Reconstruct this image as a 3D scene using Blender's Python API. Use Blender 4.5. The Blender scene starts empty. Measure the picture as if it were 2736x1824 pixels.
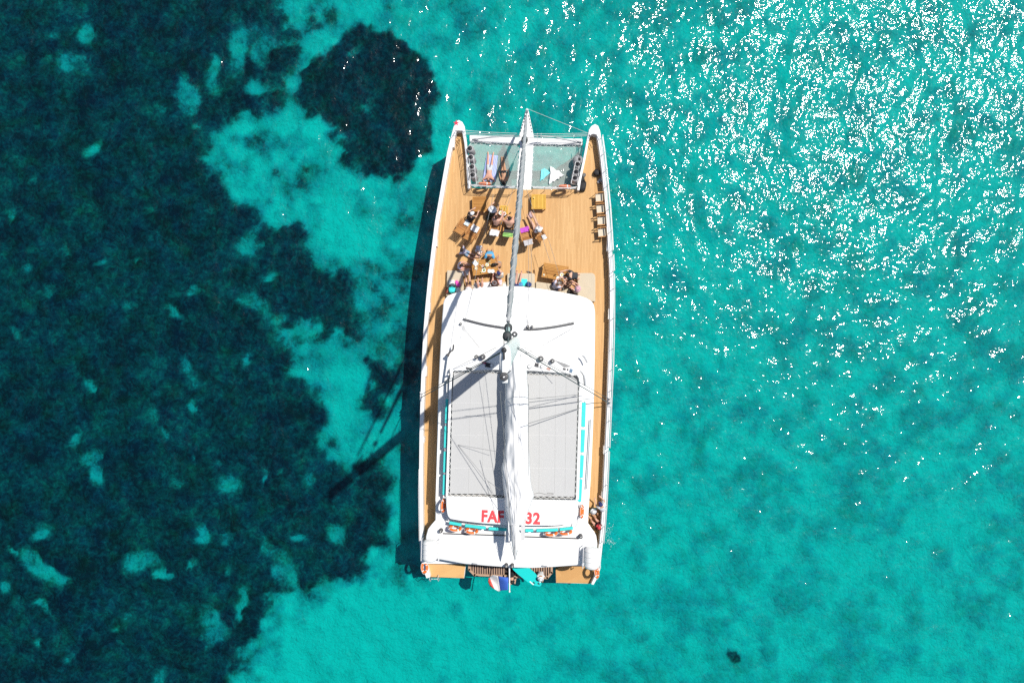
import bpy, bmesh, math, random
import numpy as np
from mathutils import Vector, Matrix, Quaternion, noise as mnoise

random.seed(7)
SC = bpy.context.scene
COL = SC.collection

# ------------------------------------------------------------------ camera
FPX, CX, CY = 1824.0, 1368.0, 912.0          # focal length and centre, photograph pixels
CAM_H = 43.5                                  # drone height above the water
NADIR = (1415.0, 905.0)                       # pixel straight below the drone
_d = Vector(((NADIR[0]-CX)/FPX, (CY-NADIR[1])/FPX, -1.0)).normalized()
CAM_Q = _d.rotation_difference(Vector((0, 0, -1)))
CAM_M = CAM_Q.to_matrix()
cam_data = bpy.data.cameras.new('drone_camera')
cam_data.sensor_fit = 'HORIZONTAL'
cam_data.sensor_width = 36.0
cam_data.lens = 36.0*FPX/2736.0
cam_data.clip_start = 0.1
cam_data.clip_end = 6000.0
cam = bpy.data.objects.new('drone_camera', cam_data)
COL.objects.link(cam)
cam.location = (0, 0, CAM_H)
cam.rotation_mode = 'QUATERNION'
cam.rotation_quaternion = CAM_Q
SC.camera = cam

# ------------------------------------------------------------------ sky and sun
SUN_AZ = Vector((0.79, 0.613))                # towards the sun, seen from above
SUN_ZEN = math.radians(30.3)
_s = SUN_AZ.normalized()*math.sin(SUN_ZEN)
SUN_DIR = Vector((_s.x, _s.y, math.cos(SUN_ZEN)))
world = bpy.data.worlds.new('World')
SC.world = world
world.use_nodes = True
wn = world.node_tree
world.cycles.sampling_method = 'NONE'          # smooth sky: no need to sample it as a lamp
wn.nodes.clear()
sky = wn.nodes.new('ShaderNodeTexSky')
sky.sky_type = 'NISHITA'
sky.sun_disc = False
sky.sun_elevation = math.pi/2 - SUN_ZEN
sky.sun_rotation = math.atan2(SUN_DIR.x, SUN_DIR.y)
bg = wn.nodes.new('ShaderNodeBackground')
bg.inputs['Strength'].default_value = 0.085
wo = wn.nodes.new('ShaderNodeOutputWorld')
wn.links.new(sky.outputs[0], bg.inputs[0])
wn.links.new(bg.outputs[0], wo.inputs[0])
sun_data = bpy.data.lights.new('sun', 'SUN')
sun_data.energy = 4.6
sun_data.angle = math.radians(0.53)
sun_data.color = (1.0, 0.96, 0.89)
sun = bpy.data.objects.new('sun', sun_data)
COL.objects.link(sun)
sun.rotation_mode = 'QUATERNION'
sun.rotation_quaternion = SUN_DIR.to_track_quat('Z', 'Y')
sun.location = SUN_DIR*80
SC.view_settings.view_transform = 'Standard'
SC.view_settings.look = 'None'
SC.view_settings.exposure = 0.1
SC.view_settings.gamma = 1.0
SC.view_settings.use_curve_mapping = False
SC.cycles.max_bounces = 6
SC.cycles.diffuse_bounces = 2
SC.cycles.glossy_bounces = 2
SC.cycles.transparent_max_bounces = 12
SC.cycles.caustics_reflective = False
SC.cycles.caustics_refractive = False
SC.cycles.use_denoising = False
SC.cycles.sample_clamp_indirect = 4.0

# ------------------------------------------------------------------ pixel to place
def P(px, py, z):
    """Photograph pixel -> point of the horizontal plane at height z."""
    d = CAM_M @ Vector(((px-CX)/FPX, (CY-py)/FPX, -1.0))
    t = (z-CAM_H)/d.z
    return Vector((d.x*t, d.y*t, z))
def PP(pts, z):
    return [P(x, y, z) for x, y in pts]

# ------------------------------------------------------------------ materials
MATS = {}
def _new(name):
    m = bpy.data.materials.new(name)
    m.use_nodes = True
    nt = m.node_tree
    b = nt.nodes['Principled BSDF']
    return m, nt, b
def srgb(r, g, b):
    f = lambda c: (c/255/12.92) if c/255 <= 0.04045 else ((c/255+0.055)/1.055)**2.4
    return (f(r), f(g), f(b))
def mat(name, col, rough=0.6, metal=0.0, var=0.12, scale=6.0, bump=0.0, spec=0.4, coat=0.0):
    """A plain material whose tone drifts a little with noise."""
    if name in MATS: return MATS[name]
    m, nt, b = _new(name)
    tc = nt.nodes.new('ShaderNodeTexCoord')
    nz = nt.nodes.new('ShaderNodeTexNoise')
    nz.inputs['Scale'].default_value = scale
    nz.inputs['Detail'].default_value = 4
    nt.links.new(tc.outputs['Object'], nz.inputs['Vector'])
    mx = nt.nodes.new('ShaderNodeMix'); mx.data_type = 'RGBA'
    mx.inputs[6].default_value = tuple(c*(1-var) for c in col)+(1,)
    mx.inputs[7].default_value = tuple(min(1, c*(1+var)) for c in col)+(1,)
    nt.links.new(nz.outputs[0], mx.inputs[0])
    nt.links.new(mx.outputs[2], b.inputs['Base Color'])
    b.inputs['Roughness'].default_value = rough
    b.inputs['Metallic'].default_value = metal
    b.inputs['Specular IOR Level'].default_value = spec
    b.inputs['Coat Weight'].default_value = coat
    if bump:
        bp = nt.nodes.new('ShaderNodeBump')
        bp.inputs['Strength'].default_value = 1.0
        bp.inputs['Distance'].default_value = bump
        nt.links.new(nz.outputs[0], bp.inputs['Height'])
        nt.links.new(bp.outputs[0], b.inputs['Normal'])
    MATS[name] = m
    return m
def mathn(nt, op, a=None, b=None, v1=None, v2=None, clamp=False):
    n = nt.nodes.new('ShaderNodeMath'); n.operation = op; n.use_clamp = clamp
    if a is not None: nt.links.new(a, n.inputs[0])
    if v1 is not None: n.inputs[0].default_value = v1
    if b is not None: nt.links.new(b, n.inputs[1])
    if v2 is not None: n.inputs[1].default_value = v2
    return n.outputs[0]
def noisen(nt, vec, scale, detail=3, rough=0.5, dist=0.0):
    n = nt.nodes.new('ShaderNodeTexNoise')
    n.inputs['Scale'].default_value = scale
    n.inputs['Detail'].default_value = detail
    n.inputs['Roughness'].default_value = rough
    n.inputs['Distortion'].default_value = dist
    if vec is not None: nt.links.new(vec, n.inputs['Vector'])
    return n.outputs[0]
def rampn(nt, fac, stops):
    r = nt.nodes.new('ShaderNodeValToRGB')
    e = r.color_ramp.elements
    while len(e) < len(stops): e.new(0.5)
    for el, (p, c) in zip(e, stops):
        el.position = p
        el.color = tuple(c)+(1,) if len(c) == 3 else c
    nt.links.new(fac, r.inputs[0])
    return r.outputs[0]
def mixn(nt, fac, a, b, blend='MIX'):
    n = nt.nodes.new('ShaderNodeMix'); n.data_type = 'RGBA'; n.blend_type = blend
    for s, v in ((0, fac), (6, a), (7, b)):
        if hasattr(v, 'is_linked'): nt.links.new(v, n.inputs[s])
        elif s == 0: n.inputs[0].default_value = v
        else: n.inputs[s].default_value = tuple(v)+(1,)
    return n.outputs[2]

HEAD = math.radians(2.05)                      # the boat's bow points this far right of up
def wood(name, c1, c2, plank=0.09, angle=0.0, caulk=0.06, caulk_col=(0.10, 0.06, 0.03), rough=0.65, grain=14.0):
    """Planks running along a direction (angle from +Y), each of its own tone, grain along them."""
    m, nt, b = _new(name)
    tc = nt.nodes.new('ShaderNodeTexCoord')
    mp = nt.nodes.new('ShaderNodeMapping')
    mp.inputs['Rotation'].default_value = (0, 0, angle)
    nt.links.new(tc.outputs['Object'], mp.inputs['Vector'])
    sx = nt.nodes.new('ShaderNodeSeparateXYZ')
    nt.links.new(mp.outputs[0], sx.inputs[0])
    q = mathn(nt, 'DIVIDE', sx.outputs[0], v2=plank)
    fl = mathn(nt, 'FLOOR', q)
    fr = mathn(nt, 'FRACT', q)
    yy = mathn(nt, 'DIVIDE', sx.outputs[1], v2=2.6)
    off = mathn(nt, 'MULTIPLY', fl, v2=0.37)
    seg = mathn(nt, 'FLOOR', mathn(nt, 'ADD', yy, off))
    cmb = nt.nodes.new('ShaderNodeCombineXYZ')
    nt.links.new(fl, cmb.inputs[0]); nt.links.new(seg, cmb.inputs[1])
    wn_ = nt.nodes.new('ShaderNodeTexWhiteNoise'); wn_.noise_dimensions = '3D'
    nt.links.new(cmb.outputs[0], wn_.inputs['Vector'])
    mp2 = nt.nodes.new('ShaderNodeMapping')
    mp2.inputs['Scale'].default_value = (1.0, 0.06, 1.0)
    nt.links.new(mp.outputs[0], mp2.inputs['Vector'])
    g = noisen(nt, mp2.outputs[0], grain*4, 4, 0.6)
    big = noisen(nt, tc.outputs['Object'], 0.55, 4, 0.6)
    f = mathn(nt, 'ADD', mathn(nt, 'MULTIPLY', wn_.outputs[0], v2=0.45), mathn(nt, 'MULTIPLY', g, v2=0.35))
    if not caulk:
        oi = nt.nodes.new('ShaderNodeObjectInfo')
        f = mathn(nt, 'ADD', mathn(nt, 'MULTIPLY', oi.outputs['Random'], v2=0.75), mathn(nt, 'SUBTRACT', f, v2=0.40))
    f = mathn(nt, 'ADD', f, mathn(nt, 'MULTIPLY', big, v2=0.30), clamp=True)
    col = mixn(nt, f, c1, c2)
    if caulk:
        lo = mathn(nt, 'LESS_THAN', fr, v2=caulk)
        col = mixn(nt, lo, col, caulk_col)
        bp = nt.nodes.new('ShaderNodeBump'); bp.invert = True
        bp.inputs['Distance'].default_value = 0.004
        nt.links.new(lo, bp.inputs['Height'])
        nt.links.new(bp.outputs[0], b.inputs['Normal'])
    nt.links.new(col, b.inputs['Base Color'])
    b.inputs['Roughness'].default_value = rough
    b.inputs['Specular IOR Level'].default_value = 0.25
    MATS[name] = m
    return m

# ------------------------------------------------------------------ mesh helpers
class MB:
    def __init__(s):
        s.v = []; s.f = []; s.m = []
    def add(s, verts, faces, mi=0):
        o = len(s.v)
        s.v += [tuple(v) for v in verts]
        s.f += [tuple(i+o for i in f) for f in faces]
        s.m += [mi]*len(faces)
        return s
    def prism(s, poly, z0, z1, mi=0):
        """poly: (x,y) or Vectors, z0/z1 floats."""
        n = len(poly)
        a = sum(poly[i][0]*poly[(i+1) % n][1]-poly[(i+1) % n][0]*poly[i][1] for i in range(n))
        if a < 0: poly = list(reversed(poly))
        vs = [(p[0], p[1], z0) for p in poly]+[(p[0], p[1], z1) for p in poly]
        fs = [tuple(range(n-1, -1, -1)), tuple(range(n, 2*n))]
        fs += [(i, (i+1) % n, n+(i+1) % n, n+i) for i in range(n)]
        return s.add(vs, fs, mi)
    def box(s, c, size, rz=0.0, mi=0, rx=0.0, ry=0.0):
        M = Matrix.Rotation(rz, 3, 'Z') @ Matrix.Rotation(rx, 3, 'X') @ Matrix.Rotation(ry, 3, 'Y')
        hx, hy, hz = size[0]/2, size[1]/2, size[2]/2
        vs = [Vector(c)+M @ Vector((x*hx, y*hy, z*hz)) for z in (-1, 1) for x, y in ((-1, -1), (1, -1), (1, 1), (-1, 1))]
        return s.add(vs, [(3, 2, 1, 0), (4, 5, 6, 7), (0, 1, 5, 4), (1, 2, 6, 5), (2, 3, 7, 6), (3, 0, 4, 7)], mi)
    def tube(s, pts, r, seg=8, mi=0, closed=False, cap=True):
        pts = [Vector(p) for p in pts]
        n = len(pts)
        rs = r if isinstance(r, (list, tuple)) else [r]*n
        o = len(s.v)
        up = None
        for i, p in enumerate(pts):
            if closed: t = pts[(i+1) % n]-pts[i-1]
            else: t = pts[min(i+1, n-1)]-pts[max(i-1, 0)]
            t.normalize()
            if up is None:
                up = Vector((0, 0, 1)) if abs(t.z) < 0.9 else Vector((1, 0, 0))
            x = t.cross(up)
            if x.length < 1e-5: x = t.cross(Vector((0, 1, 0.1)))
            x.normalize(); up = x.cross(t).normalized()
            for k in range(seg):
                a = 2*math.pi*k/seg
                s.v.append(tuple(p+(x*math.cos(a)+up*math.sin(a))*rs[i]))
        rng = n if closed else n-1
        for i in range(rng):
            for k in range(seg):
                a = o+i*seg+k; b = o+i*seg+(k+1) % seg
                j = (i+1) % n
                c = o+j*seg+(k+1) % seg; d = o+j*seg+k
                s.f.append((a, d, c, b)); s.m.append(mi)
        if cap and not closed:
            s.f.append(tuple(o+k for k in range(seg))); s.m.append(mi)
            s.f.append(tuple(o+(n-1)*seg+k for k in range(seg-1, -1, -1))); s.m.append(mi)
        return s
    def lathe(s, base, prof, seg=16, axis=(0, 0, 1), mi=0):
        """prof: (radius, height) pairs along the axis from base."""
        ax = Vector(axis).normalized()
        q = Vector((0, 0, 1)).rotation_difference(ax)
        o = len(s.v)
        for r, h in prof:
            for k in range(seg):
                a = 2*math.pi*k/seg
                s.v.append(tuple(Vector(base)+q @ Vector((r*math.cos(a), r*math.sin(a), h))))
        for i in range(len(prof)-1):
            for k in range(seg):
                s.f.append((o+i*seg+k, o+i*seg+(k+1) % seg, o+(i+1)*seg+(k+1) % seg, o+(i+1)*seg+k)); s.m.append(mi)
        s.f.append(tuple(o+k for k in range(seg-1, -1, -1))); s.m.append(mi)
        l = o+(len(prof)-1)*seg
        s.f.append(tuple(l+k for k in range(seg))); s.m.append(mi)
        return s
    def torus(s, c, R, r, axis=(0, 0, 1), seg=24, rs=8, a0=0.0, a1=2*math.pi, mi=0):
        q = Vector((0, 0, 1)).rotation_difference(Vector(axis).normalized())
        full = abs(a1-a0-2*math.pi) < 1e-4
        n = seg if full else seg+1
        pts = [Vector(c)+q @ Vector((R*math.cos(a0+(a1-a0)*i/seg), R*math.sin(a0+(a1-a0)*i/seg), 0)) for i in range(n)]
        return s.tube(pts, r, rs, mi, closed=full)
    def build(s, name, mats, parent=None, smooth=False, bevel=0.0, loc=None):
        me = bpy.data.meshes.new(name)
        me.from_pydata(s.v, [], s.f)
        if not isinstance(mats, (list, tuple)): mats = [mats]
        for m in mats: me.materials.append(m)
        if len(mats) > 1: me.polygons.foreach_set('material_index', s.m)
        if smooth: me.polygons.foreach_set('use_smooth', [True]*len(me.polygons))
        me.update()
        o = bpy.data.objects.new(name, me)
        COL.objects.link(o)
        if parent is not None:
            o.parent = parent
            o.matrix_parent_inverse = Matrix.Translation(-parent.location)
        if bevel:
            bv = o.modifiers.new('bevel', 'BEVEL'); bv.width = bevel; bv.segments = 2; bv.limit_method = 'ANGLE'
        return o
def tag(o, label=None, cat=None, group=None, kind=None):
    if label: o['label'] = label
    if cat: o['category'] = cat
    if group: o['group'] = group
    if kind: o['kind'] = kind
    return o
def empty(name, loc, label=None, cat=None, group=None):
    o = bpy.data.objects.new(name, None)
    o.empty_display_size = 0.2
    o.location = loc
    COL.objects.link(o)
    return tag(o, label, cat, group)
def childlocal(o, parent):
    """Make a part given in its thing's own frame a child of it."""
    o.parent = parent
    o.matrix_parent_inverse = Matrix.Identity(4)
    return o
def copy_tree(o, parent=None):
    c = o.copy(); COL.objects.link(c)
    if parent is not None: c.parent = parent
    for ch in list(o.children): copy_tree(ch, c)
    return c
# ------------------------------------------------------------------ the sea bed
BED = -1.7
def fbm(nx, ny, cells, octaves, rng, gain=0.55):
    out = np.zeros((ny, nx)); amp = 1.0; tot = 0.0
    for o in range(octaves):
        c = max(2, int(cells*2**o)); r = max(2, int(c*ny/nx)+2)
        g = rng.standard_normal((r+3, c+3))
        ys = np.linspace(0, r-0.001, ny); xs = np.linspace(0, c-0.001, nx)
        yi = ys.astype(int); xi = xs.astype(int)
        fy = ys-yi; fx = xs-xi
        fy = fy*fy*(3-2*fy); fx = fx*fx*(3-2*fx)
        a = g[yi][:, xi]; b = g[yi][:, xi+1]; cc = g[yi+1][:, xi]; d = g[yi+1][:, xi+1]
        out += amp*((a*(1-fx)+b*fx)*(1-fy)[:, None]+(cc*(1-fx)+d*fx)*fy[:, None])
        tot += amp*amp; amp *= gain
    return out/math.sqrt(tot)
def poly_sdf(X, Y, poly):
    """Signed distance (negative inside) to a polygon, on arrays."""
    d = np.full(X.shape, 1e9); inside = np.zeros(X.shape, bool)
    n = len(poly)
    for i in range(n):
        x0, y0 = poly[i]; x1, y1 = poly[(i+1) % n]
        ex, ey = x1-x0, y1-y0
        t = np.clip(((X-x0)*ex+(Y-y0)*ey)/(ex*ex+ey*ey+1e-9), 0, 1)
        d = np.minimum(d, (X-x0-t*ex)**2+(Y-y0-t*ey)**2)
        if y0 != y1:
            cr = ((y0 > Y) != (y1 > Y)) & (X < (x1-x0)*(Y-y0)/(y1-y0)+x0)
            inside ^= cr
    d = np.sqrt(d)
    return np.where(inside, -d, d)
K = 2736/2352
def build_bed():
    rng = np.random.default_rng(11)
    x0, x1, y0, y1 = -70.0, 70.0, -50.0, 50.0
    step = 0.18
    nx = int((x1-x0)/step)+1; ny = int((y1-y0)/step)+1
    X, Y = np.meshgrid(np.linspace(x0, x1, nx), np.linspace(y0, y1, ny))
    n1 = fbm(nx, ny, 50, 5, rng); n2 = fbm(nx, ny, 50, 5, rng)
    n3 = fbm(nx, ny, 150, 3, rng); n4 = fbm(nx, ny, 87, 4, rng, 0.6); n5 = fbm(nx, ny, 100, 4, rng)
    n6 = fbm(nx, ny, 13, 3, rng)
    Xw = X+0.30*n1+0.09*n3; Yw = Y+0.30*n2+0.09*n5
    def W(pts): return [tuple(P(x*K, y*K, BED)[:2]) for x, y in pts]
    meadow = [(-2500, -1500), (560, -1500), (625, -300), (628, 0), (640, 40), (690, 60), (682, 130), (640, 175), (618, 240), (560, 255), (505, 285), (498, 330),
              (465, 350), (490, 392), (550, 470), (570, 530), (588, 592), (612, 560), (645, 500), (700, 500), (722, 550), (760, 600), (800, 606),
              (822, 650), (832, 720), (790, 770), (735, 762), (680, 770), (650, 735), (612, 728), (625, 765), (655, 785), (692, 850), (720, 900),
              (760, 985), (780, 1050), (805, 1058), (835, 1040), (885, 1050), (895, 1150), (900, 1255), (850, 1290), (835, 1335), (745, 1352),
              (645, 1372), (600, 1385), (592, 1425), (578, 1475), (560, 1505), (525, 1568), (470, 1700), (300, 2600), (-2500, 2600)]
    disc = [(712, 150), (742, 112), (800, 76), (850, 64), (900, 76), (932, 112), (972, 150), (1000, 185), (1010, 232), (1002, 290), (985, 342),
            (958, 372), (905, 398), (862, 412), (822, 404), (800, 368), (782, 332), (742, 300), (702, 262), (690, 222), (700, 182)]
    islet = [(822, 838), (870, 822), (902, 868), (904, 920), (860, 948), (832, 908)]
    cove = [(548, 262), (600, 268), (612, 290), (575, 306), (545, 296)]
    s = np.minimum.reduce([poly_sdf(Xw, Yw, W(p)) for p in (meadow, islet, cove)])
    sd = poly_sdf(Xw, Yw, W(disc))
    sm = lambda a, e0, e1: (lambda t: t*t*(3-2*t))(np.clip((a-e0)/(e1-e0), 0, 1))
    rag = 0.34*n3+0.30*n5+0.22*n4
    dark = np.maximum(sm(-s-0.15+rag*0.85, -0.6, 0.6), 1.06*sm(-sd+rag*0.5, -0.30, 0.40))
    soft = sm(-s+rag*3.0, -2.6, 1.2)
    # clearings of pale sand in the meadow
    holes = [(195, 75, 18, 28, 0), (155, 150, 28, 28, 0), (123, 88, 12, 9, 0), (435, 215, 28, 34, 0), (497, 170, 12, 40, 0), (553, 112, 22, 55, 0),
             (600, 120, 20, 30, 0), (590, 205, 26, 20, 0), (232, 345, 26, 14, -25), (580, 690, 38, 14, 15), (100, 150, 12, 10, 0), (365, 258, 14, 9, 0),
             (425, 845, 12, 22, 0), (441, 884, 16, 11, 30), (210, 882, 24, 11, 30), (345, 966, 11, 18, 0), (375, 983, 12, 8, 0), (210, 1052, 20, 15, 0),
             (530, 1110, 24, 18, 0), (408, 1102, 11, 16, 0), (443, 936, 11, 9, 0), (718, 1102, 16, 12, 0), (815, 1086, 16, 11, 0), (455, 1228, 17, 22, 20),
             (515, 1235, 14, 18, 0), (615, 1254, 12, 18, 0), (320, 1284, 38, 22, -15), (385, 1310, 22, 14, 30), (100, 1226, 18, 16, 0), (112, 1308, 62, 24, 42),
             (45, 1262, 20, 8, 40), (85, 1396, 28, 12, 35), (488, 1438, 20, 46, 0), (550, 1382, 12, 34, 0), (655, 1312, 24, 36, 0), (685, 1216, 20, 11, 15),
             (776, 1224, 20, 26, 0), (372, 1549, 14, 15, 0), (6, 1350, 12, 16, 0), (222, 1090, 14, 26, 0), (75, 408, 8, 7, 0), (35, 485, 14, 9, 0),
             (70, 600, 9, 12, 0), (150, 567, 9, 9, 0), (220, 605, 10, 8, 0), (320, 605, 10, 8, 0), (112, 662, 10, 12, 0), (305, 702, 14, 9, 0),
             (390, 718, 18, 10, 45), (450, 668, 18, 9, -30), (610, 630, 22, 9, -20), (455, 280, 9, 10, 0), (180, 1000, 22, 9, -50), (465, 1042, 6, 7, 0),
             (505, 1055, 8, 8, 0), (575, 830, 12, 16, 0), (605, 1095, 8, 16, 0), (440, 1292, 10, 12, 0), (160, 1505, 9, 9, 0), (100, 1480, 10, 6, 0),
             (645, 1085, 9, 9, 0), (370, 255, 9, 7, 0), (35, 760, 10, 10, 0), (265, 1440, 10, 7, 0), (520, 1320, 8, 8, 0), (625, 1430, 10, 9, 0),
             (815, 142, 14, 12, 0), (850, 240, 10, 8, 0)]
    hole = np.zeros(X.shape)
    for hx, hy, rx, ry, ang in holes:
        c = P(hx*K, hy*K, BED); ex = P((hx+1)*K, hy*K, BED)
        k = ex.x-c.x
        a = math.radians(-ang)
        dx = Xw-c.x; dy = Yw-c.y
        u = (dx*math.cos(a)+dy*math.sin(a))/(rx*k); v = (-dx*math.sin(a)+dy*math.cos(a))/(ry*k)
        r = 0.85*np.sqrt(u*u+v*v)+0.15*n3+0.10*n5
        hole = np.maximum(hole, (0.42+0.0145*min(rx+ry, 40))*sm(-r, -1.30, -0.45)*(0.42+0.58*sm(n3*0.8+n5*0.7+0.3*n4, -1.1, 0.9)))
    hole = np.minimum(hole, 1.0)
    # half-grown sand round the meadow's edge, tufts on the open bottom
    right = sm(X, -2.0, 6.0)
    low = sm(-Y, 8.0, 17.0)
    tuft = sm(n4*0.30+n5*0.60+n6*0.22+0.50*n3, -0.9, 1.5)
    south = sm(-s, -9.0, -2.0)*0.18
    g = tuft*(0.36-0.04*low)+0.06*right+south*sm(n6, -0.5, 1.0)
    left = sm(-X, 0.5, 5.0)*sm(Y, -10.0, -2.0)
    g = g+left*(0.03+0.20*sm(n4*0.7+n6*0.6, -0.3, 1.1))*sm(sd, 0.0, 3.0)
    fringe = sm(-s, -1.6, 0.2)*0.30*sm(n1, -0.6, 0.9)
    g = np.maximum(g, fringe+g*0.7)
    chan = np.exp(-((X-P(800*K, 880*K, BED).x)/3.2)**2-((Y-P(800*K, 880*K, BED).y)/6.0)**2)
    g = (g+0.22*soft*(1-dark))*(1-0.75*chan)
    rock = P(1692*K, 1497*K, BED)
    rr = np.sqrt(((Xw-rock.x)/0.62)**2+((Yw-rock.y)/0.5)**2)
    g = np.maximum(g, 0.80*sm(-rr, -1.15, -0.6))
    for hx, hy, rx, ry, val in [(800, 540, 110, 70, .35), (820, 1450, 190, 90, .30), (700, 320, 60, 25, .25), (860, 330, 1, 1, 0), (930, 1450, 150, 80, .12)]:
        c = P(hx*K, hy*K, BED); k = 0.0277
        r = ((Xw-c.x)/(rx*k))**2+((Yw-c.y)/(ry*k))**2
        g = g-val*np.exp(-r)
    for hx, hy, rx, ry, val in [(700, 415, 55, 30, .4), (560, 330, 40, 12, .15), (640, 1330, 70, 50, .25), (880, 200, 1, 1, 0), (1010, 420, 20, 20, .1), (720, 330, 30, 10, .2), (840, 560, 16, 7, .3)]:
        c = P(hx*K, hy*K, BED); k = 0.0277
        r = ((Xw-c.x)/(rx*k))**2+((Yw-c.y)/(ry*k))**2
        g = g+val*np.exp(-r)
    bedv = dark*(1-hole*0.93)
    val = np.clip(np.maximum(g*(1-dark), 0)+bedv*(0.87+0.05*n4+0.05*n3)+dark*hole*0.20, 0, 1)
    Z = BED+0.10*bedv+0.10*n5*bedv+0.035*n4+0.05*n3+0.02*n5
    verts = np.stack([X, Y, Z], -1).reshape(-1, 3)
    idx = np.arange(nx*ny).reshape(ny, nx)
    quads = np.stack([idx[:-1, :-1], idx[:-1, 1:], idx[1:, 1:], idx[1:, :-1]], -1).reshape(-1, 4)
    qd = bedv.reshape(-1)[quads].mean(1) > 0.5
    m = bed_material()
    def make(name, q):
        used = np.unique(q); remap = np.full(nx*ny, -1); remap[used] = np.arange(len(used))
        me = bpy.data.meshes.new(name)
        me.vertices.add(len(used)); me.vertices.foreach_set('co', verts[used].astype(np.float32).ravel())
        me.loops.add(q.size); me.loops.foreach_set('vertex_index', remap[q].ravel().astype(np.int32))
        me.polygons.add(len(q)); me.polygons.foreach_set('loop_start', np.arange(0, q.size, 4, dtype=np.int32))
        me.update(calc_edges=True)
        a = me.attributes.new('weed', 'FLOAT', 'POINT'); a.data.foreach_set('value', val.reshape(-1)[used].astype(np.float32))
        me.polygons.foreach_set('use_smooth', np.ones(len(q), bool))
        me.materials.append(m)
        o = bpy.data.objects.new(name, me); COL.objects.link(o)
        return o
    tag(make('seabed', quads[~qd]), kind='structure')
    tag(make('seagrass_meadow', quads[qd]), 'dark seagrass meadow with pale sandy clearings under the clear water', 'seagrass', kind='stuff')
    # the bottom goes on all round, beyond the picture
    B = MB()
    L = 900.0
    o_ = [(-L, -L), (L, -L), (L, L), (-L, L)]; i_ = [(x0, y0), (x1, y0), (x1, y1), (x0, y1)]
    z = BED-0.05
    B.add([(*p, z-1.0) for p in o_]+[(*p, z) for p in i_], [(0, 1, 5, 4), (1, 2, 6, 5), (2, 3, 7, 6), (3, 0, 4, 7)])
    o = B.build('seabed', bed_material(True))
    tag(o, kind='structure')
def bed_material(far=False):
    m, nt, b = _new('far_sea_bottom' if far else 'sea_bottom')
    tc = nt.nodes.new('ShaderNodeTexCoord')
    v = tc.outputs['Object']
    if far:                                          # beyond the mapped bottom: weed and sand in broad patches
        wd = mathn(nt, 'MULTIPLY', mathn(nt, 'SUBTRACT', noisen(nt, v, 0.07, 6, 0.6), v2=0.32), v2=2.0, clamp=True)
    else:
        at = nt.nodes.new('ShaderNodeAttribute'); at.attribute_name = 'weed'; wd = at.outputs['Fac']
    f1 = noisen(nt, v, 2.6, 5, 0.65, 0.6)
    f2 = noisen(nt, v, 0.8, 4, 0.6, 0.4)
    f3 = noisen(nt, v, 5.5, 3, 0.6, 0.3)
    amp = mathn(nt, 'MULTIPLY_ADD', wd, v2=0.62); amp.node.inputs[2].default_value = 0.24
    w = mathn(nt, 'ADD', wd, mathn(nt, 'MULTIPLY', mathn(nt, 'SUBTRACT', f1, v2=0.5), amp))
    w = mathn(nt, 'ADD', w, mathn(nt, 'MULTIPLY', mathn(nt, 'SUBTRACT', f3, v2=0.5), v2=0.36))  # fine mottling in the colour: sand texture, also imitating caustic light on it
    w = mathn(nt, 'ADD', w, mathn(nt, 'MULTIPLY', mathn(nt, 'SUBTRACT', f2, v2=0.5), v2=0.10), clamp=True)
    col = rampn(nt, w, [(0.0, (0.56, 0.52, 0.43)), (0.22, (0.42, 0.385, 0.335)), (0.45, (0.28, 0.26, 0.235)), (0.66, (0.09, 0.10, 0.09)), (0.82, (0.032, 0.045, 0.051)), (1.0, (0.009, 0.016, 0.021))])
    # patches of the meadow lean to green, others to blue-brown
    h = noisen(nt, v, 0.9, 3, 0.6)
    hue = rampn(nt, h, [(0.30, (0.8, 0.75, 1.35)), (0.55, (1, 1, 1)), (0.75, (1.2, 1.15, 0.55))])
    hf = mathn(nt, 'MULTIPLY', w, v2=0.7, clamp=True)
    col = mixn(nt, hf, col, mixn(nt, 1.0, col, hue, 'MULTIPLY'))
    nt.links.new(col, b.inputs['Base Color'])
    b.inputs['Roughness'].default_value = 1.0
    b.inputs['Specular IOR Level'].default_value = 0.0
    bp = nt.nodes.new('ShaderNodeBump'); bp.inputs['Distance'].default_value = 0.12
    nt.links.new(mathn(nt, 'ADD', f1, mathn(nt, 'MULTIPLY', f3, v2=0.6)), bp.inputs['Height']); nt.links.new(bp.outputs[0], b.inputs['Normal'])
    return m
build_bed()

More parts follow.
